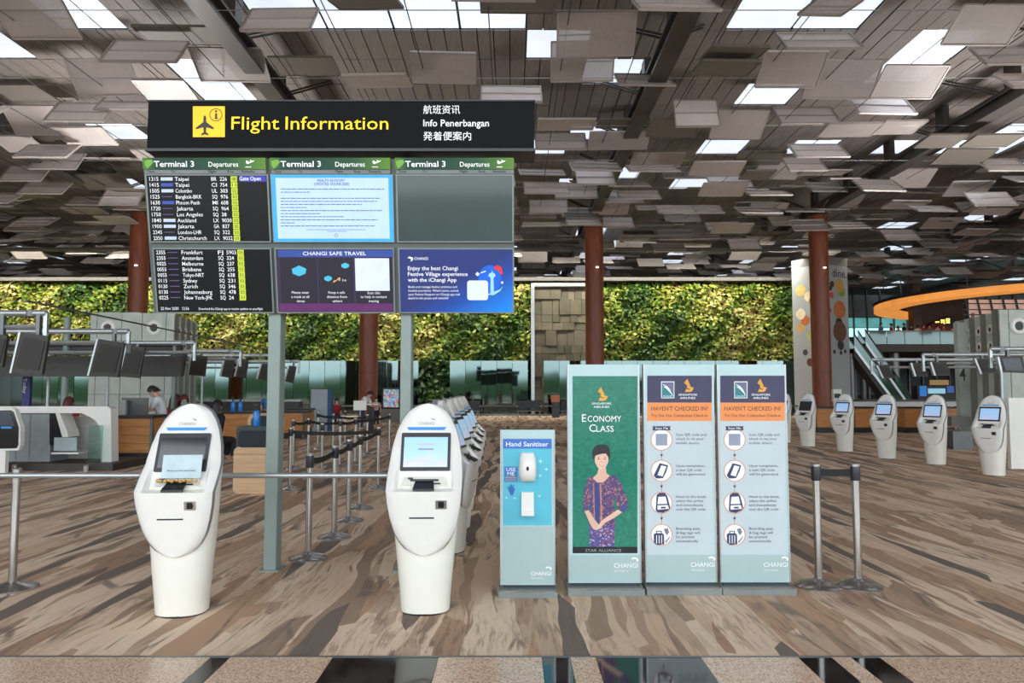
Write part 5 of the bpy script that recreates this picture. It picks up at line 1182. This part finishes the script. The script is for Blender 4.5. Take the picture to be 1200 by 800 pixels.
# ---- food advert pillar
pc = at(967, 400, 44.5); pil = thing('advert_pillar', 'tall grey four-sided pillar printed with dishes and the word dine', 'pillar', (pc.x, 44.5+.6, 0), math.radians(30))
zpt = at(980, 312, 44.5).z; PWd = 2.25
MB().bx(-PWd/2, PWd/2, -PWd/2, PWd/2, 0, zpt).build('shaft', mat('pillar_grey', (168, 172, 174), .5, var=.03), pil); MB().bx(-PWd/2, PWd/2, -PWd/2, PWd/2, zpt, zpt+.5).build('head', mat('pillar_head', (120, 120, 118), .5), pil)
def pface(face, u, z, off):   # face 0: front right side, face 1: left side
    h = PWd/2+off; return Vector((u, -h, z)) if face == 0 else Vector((-h, -u, z))
def pshape(name, face, pts, c, off=.01):
    q = MB(); q.add([pface(face, u, z, off) for u, z in pts], [tuple(range(len(pts)))]); return q.build(name, mat('food_%d_%d_%d' % c, c, .5, var=.15, scale=4), pil)
def disc(u, z, r, n=14): return [(u+r*math.cos(2*PI*i/n), z+r*math.sin(2*PI*i/n)) for i in range(n)]
zz = lambda py: at(985, py, 44.0).z
q = MB(); v, f = text_mesh('dine.', .72, .006); x1 = max(p_[0] for p_ in v); q.add([pface(0, .36+p_[0]-x1/2, zz(324)+p_[1], .012) for p_ in v], f); q.build('lettering', mat('dine_ink', (40, 40, 42), .5), pil)
for py, u, s_, c in ((334, .35, .42, (190, 150, 70)), (333, -.35, .22, (60, 40, 36)), (338, -.5, .16, (70, 40, 40)), (341, .55, .3, (120, 150, 70)), (346, -.4, .2, (200, 70, 60)), (362, .3, .55, (190, 110, 60)), (360, .5, .35, (226, 180, 110)), (364, -.6, .16, (200, 50, 40)), (378, .2, .32, (40, 38, 40)), (388, .25, .62, (110, 70, 50)), (386, .4, .3, (220, 190, 140)), (390, .05, .22, (190, 150, 100)), (404, .3, .3, (50, 46, 50)), (412, -.3, .14, (60, 60, 60)), (413, .3, .14, (60, 60, 60)), (411, .7, .14, (70, 64, 60))):
    pshape('printed_dish', 0, disc(u, zz(py), s_, 14 if s_ > .25 else 6), c, .012+s_*.004)
for py, s_, c in ((338, .6, (226, 196, 120)), (346, .5, (236, 220, 190)), (352, .6, (214, 130, 60)), (360, .5, (230, 190, 110)), (366, .55, (240, 224, 196)), (374, .5, (206, 110, 60)), (382, .45, (222, 170, 90)), (392, .5, (180, 190, 120)), (402, .35, (90, 90, 90)), (412, .3, (70, 60, 60)), (424, .4, (110, 50, 40))):
    pshape('printed_dish', 1, disc(random.Random(py).uniform(-.6, .6), zz(py), s_*.62), c, .012+s_*.004)
# ---- escalators coming down to the right
def escalator(label, p0, p1, Y, w_=1.0):
    a, b = at(p0[0], p0[1], Y), at(p1[0], p1[1], Y); d = (b-a); t = thing('escalator', label, 'escalator', (b.x, Y, 0), 0, 'escalators'); up = Vector((0, 0, 1))
    def slab(nm, y0, y1, z0, z1, m): MB().add([a+Vector((0, y0, z0)), b+Vector((0, y0, z0)), b+Vector((0, y0, z1)), a+Vector((0, y0, z1)), a+Vector((0, y1, z0)), b+Vector((0, y1, z0)), b+Vector((0, y1, z1)), a+Vector((0, y1, z1))], [(0, 1, 2, 3), (7, 6, 5, 4), (0, 4, 5, 1), (3, 2, 6, 7), (0, 3, 7, 4), (1, 5, 6, 2)]).build(nm, m, t, world=True)
    slab('truss', 0, w_, -.55, 0, mat('truss_dark', (46, 44, 46), .5)); slab('skirt', -.06, 0, -.12, .16, M['rail']); slab('balustrade', -.03, 0, .16, .85, M['gl2']); slab('handrail', -.07, .03, .85, .98, M['black']); slab('balustrade', w_, w_+.03, .0, .85, M['gl2']); slab('handrail', w_-.03, w_+.07, .85, .98, M['black'])
    n = 16
    for i in range(n):
        p = a.lerp(b, (i+.5)/n); MB().bx(p.x-abs(d.x)/n*.5, p.x+abs(d.x)/n*.5, Y+.06, Y+w_-.06, p.z-.2, p.z+.03).build('step', M['dsteel'], t, world=True)
    MB().bx(b.x-.6, b.x+1.2, Y, Y+w_, 0, max(.05, b.z)).build('landing', M['dsteel'], t, world=True)
    MB().tube((a.x, Y+w_/2, 0), (a.x, Y+w_/2, a.z-.3), .22, 10).build('support', M['dsteel'], t, True, world=True)
escalator('left-hand escalator sloping down beside the food advert pillar', (1001, 408), (1058, 484), 48.0); escalator('right-hand escalator sloping down below the upper floor crowd', (1014, 402), (1068, 480), 51.0)
# ---- upper floor with balustrade, shop front, window wall
MZ = at(1080, 403, 58).z; mx0 = at(1018, 400, 58).x
uf = MB().bx(mx0, 88, 58, 82, MZ-.6, MZ).build('floor_upper', mat('slab_grey', (96, 96, 92), .8)); struct(uf)
for i in range(3): MB().tube((mx0+3+i*12, 60, 0), (mx0+3+i*12, 60, MZ-.6), .4, 14).build('pier', M['concrete_d'], uf, True)
bl = thing('glass_balustrade', 'glass balustrade with steel rail along the upper floor edge', 'balustrade', (mx0+8, 58.1, MZ))
for i in range(20): MB().bx(mx0+.1+i*1.4, mx0+1.45+i*1.4, 58.08, 58.12, MZ-.5, MZ+1.0).build('pane', M['gl2'], bl, world=True)
MB().tube((mx0, 58.1, MZ+1.03), (mx0+28, 58.1, MZ+1.03), .05, 8).build('rail', M['rail'], bl, world=True)
sh = thing('shop_front', 'dark brown restaurant front with glowing yellow sign on the upper floor', 'shop', (at(1098, 390, 68).x, 68, MZ)); m = MB(); pbox(m, 1072, 350, 1190, 400, 68, .6); m.v = [(a_, b_, c_ if c_ > MZ+3 else MZ) for a_, b_, c_ in m.v]; m.build('facade', wood_material('shop_brown', (70, 44, 34), (96, 60, 44)), sh, world=True)
m = MB(); pprism(m, [(1092, 379), (1112, 371), (1120, 371), (1120, 397), (1092, 397)], 67.5, .5); m.build('sign_backing', M['black'], sh, world=True)
gold = mat('sign_glow', (255, 214, 110), .5, emit=1.6)
rs = random.Random(9)
for cx, cy, s_ in ((1098.5, 379.5, 5.2), (1105, 377.5, 5.4), (1111, 376, 5.2), (1109.5, 389, 3.6), (1114.5, 388, 3.8)):
    q = MB()
    for k_ in range(5):
        if k_ < 3: pbox(q, cx-s_*.45, cy-s_*.55+s_*.42*k_, cx+s_*.45, cy-s_*.55+s_*.42*k_+.8, 67.45, .04)
        else: pbox(q, cx-s_*.3+s_*.5*(k_-3), cy-s_*.6, cx-s_*.3+s_*.5*(k_-3)+.8, cy+s_*.5, 67.44, .04)
    q.build('sign_character', gold, sh, world=True)
for x0, x1, y in ((1095, 1113, 384.5), (1106, 1119, 392.5)): m = MB(); pbox(m, x0, y-.7, x1, y+.7, 67.45, .04); m.build('sign_underline', gold, sh, world=True)
m = MB(); c = at(1100, 396, 67.3); m.add([c+Vector((1.6*math.cos(PI*i/12), 0, 1.6*math.sin(PI*i/12)-.2)) for i in range(13)]+[c+Vector((1.6*math.cos(PI*i/12), .3, 1.6*math.sin(PI*i/12)-.2)) for i in range(13)], [tuple(range(12, -1, -1)), tuple(range(13, 26))]+[(i, i+1, 14+i, 13+i) for i in range(12)]); m.build('red_arch', mat('arch_red', (150, 30, 36), .5), sh, world=True)
dkc = tag(MB().bx(at(1071, 400, 66).x, at(1081, 400, 66).x, 66, 66.8, MZ, 12.4).build('brown_pier', wood_material('pier_brown', (84, 60, 46), (104, 78, 60))), 'square brown pier rising from the upper floor left of the restaurant sign', 'pillar')
wn = thing('window_wall', 'far teal window wall with slim mullions beyond the upper floor', 'window', (at(1040, 400, 80).x, 80, 0)); lab_ = wn
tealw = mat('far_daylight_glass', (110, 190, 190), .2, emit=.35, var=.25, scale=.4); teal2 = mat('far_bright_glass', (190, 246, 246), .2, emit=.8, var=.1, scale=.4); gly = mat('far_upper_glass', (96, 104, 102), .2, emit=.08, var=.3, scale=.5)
xw0 = at(985, 400, 80).x
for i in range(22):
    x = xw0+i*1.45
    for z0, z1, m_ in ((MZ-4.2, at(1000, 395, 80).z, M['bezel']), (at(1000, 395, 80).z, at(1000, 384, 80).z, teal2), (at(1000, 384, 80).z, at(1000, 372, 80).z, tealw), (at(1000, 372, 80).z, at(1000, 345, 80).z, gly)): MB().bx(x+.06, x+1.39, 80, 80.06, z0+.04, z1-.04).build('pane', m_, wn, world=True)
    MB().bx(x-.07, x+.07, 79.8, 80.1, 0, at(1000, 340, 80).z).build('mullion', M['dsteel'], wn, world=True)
struct(wn); wn.name = 'window_1'; del wn['category']; del wn['label']
# ---- orange ring canopy
rc = thing('ring_canopy', 'large glowing orange ring canopy over the upper floor restaurants', 'canopy', (0, 0, 0)); tip = at(1045, 357, 60); RCX = tip.x+13; RCY = 60.0; zr_ = tip.z; N = 72
rc.location = (RCX, RCY, zr_)
def annulus(r0, r1, z0, z1): return MB().loft([[(r*math.cos(2*PI*i/N), r*math.sin(2*PI*i/N), z) for i in range(N)] for r, z in ((r0, z0), (r1, z0), (r1, z1), (r0, z1), (r0, z0))], caps=False)
annulus(11.3, 13, -.1, .38).build('ring', mat('amber_glow', (232, 150, 72), .5, emit=.55, var=.12, scale=1.2), rc, False)
annulus(11.2, 13.1, .38, .6).build('top_edge', M['bezel'], rc)
for i in range(12): a = 2*PI*i/12; MB().tube((12.2*math.cos(a), 12.2*math.sin(a), .6), (12.2*math.cos(a), 12.2*math.sin(a), CZ-zr_), .04, 6).build('hanger_rod', M['dsteel'], rc)
# lattice screen behind the ring
lt = thing('lattice_screen', 'pink lit lattice screen above the right concrete cabin', 'screen', (at(1160, 360, 46).x, 46, 0)); 
m = MB(); pbox(m, 1136, 351, 1230, 372, 46, .1); m.build('lit_panel', mat('lattice_glow', (226, 180, 160), .5, emit=.25, var=.1), lt, world=True)
for i in range(7): m = MB(); x = 1130+i*15; pprism(m, [(x, 350), (x+1.6, 350), (x+6.6, 373), (x+5, 373)], 45.8, .12); m.build('slat', M['bezel'], lt, world=True)
for y in (355, 362, 368): m = MB(); pbox(m, 1128, y, 1230, y+1.1, 45.75, .12); m.build('rail', M['bezel'], lt, world=True)
for px in (1140, 1220): a = at(px, 372, 46); MB().tube((a.x, 46.05, 0), (a.x, 46.05, a.z+.3), .12, 8).build('support', M['dsteel'], lt, world=True)
# display fridge shapes beyond the kiosks (shop at ground level)
gsx = thing('ground_shop_counter', 'bright blue and white lit shop counter under the upper floor', 'shop counter', (at(1092, 470, 57).x, 56, 0)); m = MB(); pbox(m, 1075, 452, 1120, 474, 57, .8); m.build('counter', mat('shop_dark', (60, 60, 66), .5), gsx, world=True)
for x0, x1, y0, y1, c in ((1078, 1086, 452, 464, (40, 120, 200)), (1088, 1108, 455, 461, (150, 210, 230)), (1110, 1118, 452, 460, (60, 90, 160)), (1090, 1112, 445, 451, (150, 120, 70))): m = MB(); pbox(m, x0, y0, x1, y1, 56.9, .12); m.build('lit_sign', mat('shop_sign_%d' % x0, c, .4, emit=.35), gsx, world=True)

# ================================================================ people
def body_obj(name, joints, edges, radii, m, parent, root, lv=1):
    names = list(joints); me = bpy.data.meshes.new(name); me.from_pydata([tuple(joints[k]) for k in names], [(names.index(a), names.index(b)) for a, b in edges], [])
    o = bpy.data.objects.new(name, me); COL.objects.link(o); o.parent = parent
    sk = o.modifiers.new('skin', 'SKIN'); sk.use_smooth_shade = True
    if not me.skin_vertices: return o
    for i, k in enumerate(names):
        r = radii[k]; d = me.skin_vertices[0].data[i]; d.radius = r if isinstance(r, tuple) else (r, r); d.use_root = (k == root)
    ss = o.modifiers.new('sub', 'SUBSURF'); ss.levels = lv; ss.render_levels = lv
    me.materials.append(m); return o
def person(label, loc, rz, shirt, legs, hair, lean=0., head=0., arms=((-.25, -.32), (-.25, -.32)), sit=False, mask=True, long_hair=False, s=1., group=None, simple=False, elbows=None):
    """faces -Y; lean/head in radians forward; arms: (forward swing of upper arm, of forearm) in radians"""
    t = thing('person', label, 'person', loc, rz, group); V = Vector; H = .95 if not sit else .5
    def up(p): # rotate a point about the hip by the lean
        p = V(p); c, s_ = math.cos(lean), math.sin(lean); z = p.z-H; y = p.y; return V((p.x, y*c-z*s_, H+z*c+y*s_))
    J = {'pelvis': V((0, 0, H)), 'belly': up((0, 0, H+.18)), 'chest': up((0, 0, H+.38)), 'neck': up((0, 0, H+.53))}
    hd = lambda d, f: J['neck']+V((0, -math.sin(lean+head)*d-math.cos(lean+head)*f, math.cos(lean+head)*d-math.sin(lean+head)*f))
    J['jaw'] = hd(.10, .03); J['face'] = hd(.17, .025); J['crown'] = hd(.25, 0.0)
    E = [('pelvis', 'belly'), ('belly', 'chest'), ('chest', 'neck'), ('neck', 'jaw'), ('jaw', 'face'), ('face', 'crown')]
    Rr = {'pelvis': .125, 'belly': .115, 'chest': .125, 'neck': .055, 'jaw': (.062, .075), 'face': (.075, .095), 'crown': (.065, .08)}
    for s_, n_ in ((-1, 'l'), (1, 'r')):
        fa, ff = arms[0 if s_ < 0 else 1]; sh_ = up((s_*.19, 0, H+.46)); out = .05 if elbows is None else elbows[0 if s_ < 0 else 1]
        el = sh_+V((s_*out, -math.sin(fa)*.29, -math.cos(fa)*.29)); wr_ = el+V((-s_*out*.6, -math.sin(ff)*.25, -math.cos(ff)*.25)); dirv = (wr_-el).normalized()
        J['sh'+n_] = sh_; J['el'+n_] = el; J['wr'+n_] = wr_; J['pa'+n_] = wr_+dirv*.08
        E += [('chest', 'sh'+n_), ('sh'+n_, 'el'+n_), ('el'+n_, 'wr'+n_), ('wr'+n_, 'pa'+n_)]; Rr.update({'sh'+n_: .062, 'el'+n_: .045, 'wr'+n_: .03, 'pa'+n_: (.036, .02)})
        if not simple:
            for q_, (ox, ln) in enumerate(((-.03, .07), (-.01, .085), (.01, .08), (.03, .065))):
                b_ = J['pa'+n_]+V((ox, 0, 0)); J['f%s%d' % (n_, q_)] = b_+dirv*ln*.55+V((0, 0, -.004)); J['g%s%d' % (n_, q_)] = b_+dirv*ln+V((0, .008, -.018)); E += [('pa'+n_, 'f%s%d' % (n_, q_)), ('f%s%d' % (n_, q_), 'g%s%d' % (n_, q_))]; Rr['f%s%d' % (n_, q_)] = .0095; Rr['g%s%d' % (n_, q_)] = .008
            J['t'+n_] = wr_+dirv*.06+V((-s_*.055, 0, .0)); E.append(('wr'+n_, 't'+n_)); Rr['t'+n_] = .011
        hp = V((s_*.09, 0, H-.05)); kn = V((s_*.10, -.42 if sit else -.02, .48 if sit else .5)); an = V((s_*.10, -.40 if sit else .02, .09)); to = an+V((0, -.15, -.05))
        J.update({'hp'+n_: hp, 'kn'+n_: kn, 'an'+n_: an, 'to'+n_: to}); E += [('pelvis', 'hp'+n_), ('hp'+n_, 'kn'+n_), ('kn'+n_, 'an'+n_), ('an'+n_, 'to'+n_)]; Rr.update({'hp'+n_: .095, 'kn'+n_: .06, 'an'+n_: .045, 'to'+n_: .04})
    b_ = body_obj('body', J, E, Rr, M['skin'], t, 'pelvis', 1)
    # shirt and trousers follow the same joints
    keep = ['pelvis', 'belly', 'chest', 'shl', 'ell', 'shr', 'elr']; J2 = {k: J[k].copy() for k in keep}; J2['ell'] = J['shl'].lerp(J['ell'], .9); J2['elr'] = J['shr'].lerp(J['elr'], .9); J2['collar'] = J['chest'].lerp(J['neck'], .72); J2['pelvis'] = J['pelvis']+V((0, 0, -.06))
    R2 = {'pelvis': .155, 'belly': .148, 'chest': .165, 'shl': .088, 'shr': .088, 'ell': .066, 'elr': .066, 'collar': .095}
    body_obj('shirt', J2, [('pelvis', 'belly'), ('belly', 'chest'), ('chest', 'collar'), ('chest', 'shl'), ('shl', 'ell'), ('chest', 'shr'), ('shr', 'elr')], R2, shirt, t, 'pelvis', 1)
    k3 = ['pelvis', 'hpl', 'knl', 'anl', 'hpr', 'knr', 'anr']; R3 = {'pelvis': .14, 'hpl': .11, 'hpr': .11, 'knl': .08, 'knr': .08, 'anl': .068, 'anr': .068}
    body_obj('trousers', {k: J[k] for k in k3}, [('pelvis', 'hpl'), ('hpl', 'knl'), ('knl', 'anl'), ('pelvis', 'hpr'), ('hpr', 'knr'), ('knr', 'anr')], R3, legs, t, 'pelvis', 1)
    c = hd(.187, .006); fw = (hd(.2, .1)-hd(.2, 0)).normalized(); upv = (hd(.3, 0)-hd(.2, 0)).normalized(); rt = fw.cross(upv).normalized()
    def onhead(a, b, k): return c+rt*a+upv*b+fw*k
    secs = []
    for th in (6, 28, 50, 72, 94):
        tt = math.radians(th); L = []
        for i in range(16):
            a = 2*PI*i/16; fr = math.sin(a); k_ = (th/94)**2; dz = (.05*max(0, fr) - .13*max(0, -fr) - .06*(1-abs(fr)))*k_
            L.append(onhead(.106*math.sin(tt)*math.cos(a), .125*math.cos(tt)+dz+.02, .128*math.sin(tt)*fr-.012))
        secs.append(L)
    if long_hair: secs.append([onhead(.12*math.cos(2*PI*i/16), -.26 if math.sin(2*PI*i/16) < .3 else .05, .11*min(.9, math.sin(2*PI*i/16))-.03) for i in range(16)])
    MB().loft(secs[::-1]).build('hair', hair, t, True)
    if mask:
        MB().loft([[onhead(x*w2, z, .088+.032*(1-abs(x))) for x in (-1, -.5, 0, .5, 1)]+[onhead(x*w2, z, .07+.03*(1-abs(x))) for x in (1, .5, 0, -.5, -1)] for z, w2 in ((-.10, .055), (-.065, .075), (-.02, .07))]).build('face_mask', mat('mask_blue', (150, 196, 214), .6), t, True)
    if not simple:
        for s_ in (-1, 1): MB().lathe([(0, -.012), (.011, -.006), (.013, 0), (.011, .006), (0, .012)], tuple(onhead(s_*.034, .0, .098)), 8).build('eye', mat('eye_dark', (30, 24, 22), .3), t, True); MB().lathe([(0, -.03), (.014, -.012), (.016, .01), (0, .03)], tuple(onhead(s_*.09, -.01, .0)), 8).build('ear', M['skin'], t, True)
        MB().loft([[onhead(-.014, -.04, .10), onhead(.014, -.04, .10), onhead(0, -.035, .128)], [onhead(-.007, .01, .095), onhead(.007, .01, .095), onhead(0, .01, .105)]]).build('nose', M['skin'], t, True)
    if s != 1.: t.scale = (s, s, s)
    return t
wsh = mat('shirt_white', (226, 228, 232), .7, var=.05); jean = mat('trousers_navy', (36, 42, 62), .7); redc = mat('shirt_red', (150, 28, 36), .7); blk = mat('shirt_black', (26, 26, 30), .7); bluec = mat('shirt_blue', (60, 110, 170), .7); pat = mat('dress_black_floral', (44, 46, 62), .7, var=.9, scale=40); grayc = mat('shirt_grey', (120, 120, 124), .7); denim = mat('denim', (48, 76, 120), .7)
p = at(185, 500, 17.75)
person('man in white shirt and face mask leaning over the wooden counter', (p.x+.10, 17.75, 0), math.radians(-78), wsh, jean, M['hair'], lean=.18, head=.55, arms=((.55, 1.45), (.5, 1.4)), s=.985)
p = at(91, 500, 18.0); person('seated person in red with dark auburn hair behind the white bag drop machine', (p.x, 17.6, 0), math.radians(170), redc, jean, M['hair_red'], sit=True, mask=False, s=1.07, long_hair=True)
p = at(201, 500, 19.6); person('seated person in red with brown hair behind the man in white', (p.x, 19.6, 0), math.radians(150), redc, jean, mat('hair_brown', (70, 44, 38), .5), sit=True, mask=False, s=1.12, long_hair=True, lean=.1)
p = at(212.5, 500, 18.6); person('seated person in a dark patterned top with auburn hair and mask', (p.x, 18.6, 0), math.radians(40), pat, jean, M['hair_red'], sit=True, s=1.12, long_hair=True, lean=.12, head=.2)
p = at(252, 500, 16.6); person('seated person in black top with long dark hair, elbow bent', (p.x, 16.6, 0), math.radians(150), blk, blk, M['hair'], sit=True, lean=.05, mask=False, long_hair=True, arms=((-.75, .35), (-.5, .5)), elbows=(.14, .14), s=1.03)
p = at(314, 480, 26.2); person('person in blue behind the left grey-green post', (p.x, 26.2, 0), math.radians(20), bluec, jean, M['hair'], s=.9, simple=True)
p = at(424, 500, 30.0); person('person in white top and jeans bending over the high table', (p.x, gr(434, 504).y+.05, 0), math.radians(78), wsh, denim, M['hair'], lean=.55, head=.25, arms=((.5, 1.3), (.4, 1.2)), mask=False, s=.95, simple=True)
p = gr(394, 497); person('seated person in red far back in the queue', (p.x, p.y, 0), math.radians(20), redc, jean, M['hair'], sit=True, s=.9, simple=True, mask=False)
p = at(441, 490, 33); person('person in pale pink behind the high table', (p.x, 33, 0), 0, mat('shirt_pink', (206, 170, 164), .7), jean, M['hair'], s=.72, simple=True)
# stools for the seated people
for i, (px, Y, lab) in enumerate(((91, 17.6, 'stool under the person in red behind the bag drop machine'), (201, 19.6, 'stool under the seated person in red behind the man in white'), (252, 16.6, 'stool under the person in the black top'), (212.5, 18.6, 'stool under the person in the dark patterned top'), (394, gr(394, 497).y, 'stool under the seated person in red far back'))):
    x = at(px, 500, Y).x; t = thing('stool', lab, 'stool', (x, Y, 0)); MB().lathe([(.2, .28), (.21, .30), (.2, .335)], n=16).build('seat', M['black'], t, True); MB().lathe([(.22, 0), (.22, .02), (.03, .05), (.03, .28)], n=12).build('base', M['dsteel'], t, True)
# upper floor crowd
rs = random.Random(14); tops = [redc, wsh, blk, pat, grayc, bluec, mat('shirt_tan', (176, 140, 110), .7), mat('shirt_orange', (190, 110, 70), .7)]
words = ['red', 'white', 'black', 'patterned', 'grey', 'blue', 'tan', 'orange']
pos = (('farthest left', 1033), ('second from the left', 1045), ('third from the left', 1053), ('fourth from the left', 1060), ('near the brown pier', 1068), ('just right of the brown pier', 1076), ('below the restaurant sign', 1083), ('by the red arch', 1090), ('in front of the red arch', 1099), ('farthest right', 1107))
for i, (w_, px) in enumerate(pos):
    k_ = (5, 0, 6, 2, 3, 1, 0, 4, 1, 7)[i]; Y = 59.2+(i % 3)*.9; p = at(px, 400, Y)
    person('person in %s on the upper floor, %s' % (words[k_], w_), (p.x, Y, MZ), rs.uniform(0, 6.28), tops[k_], jean, M['hair'], s=rs.uniform(.92, 1.02), simple=True, mask=False, group='people on the upper floor')
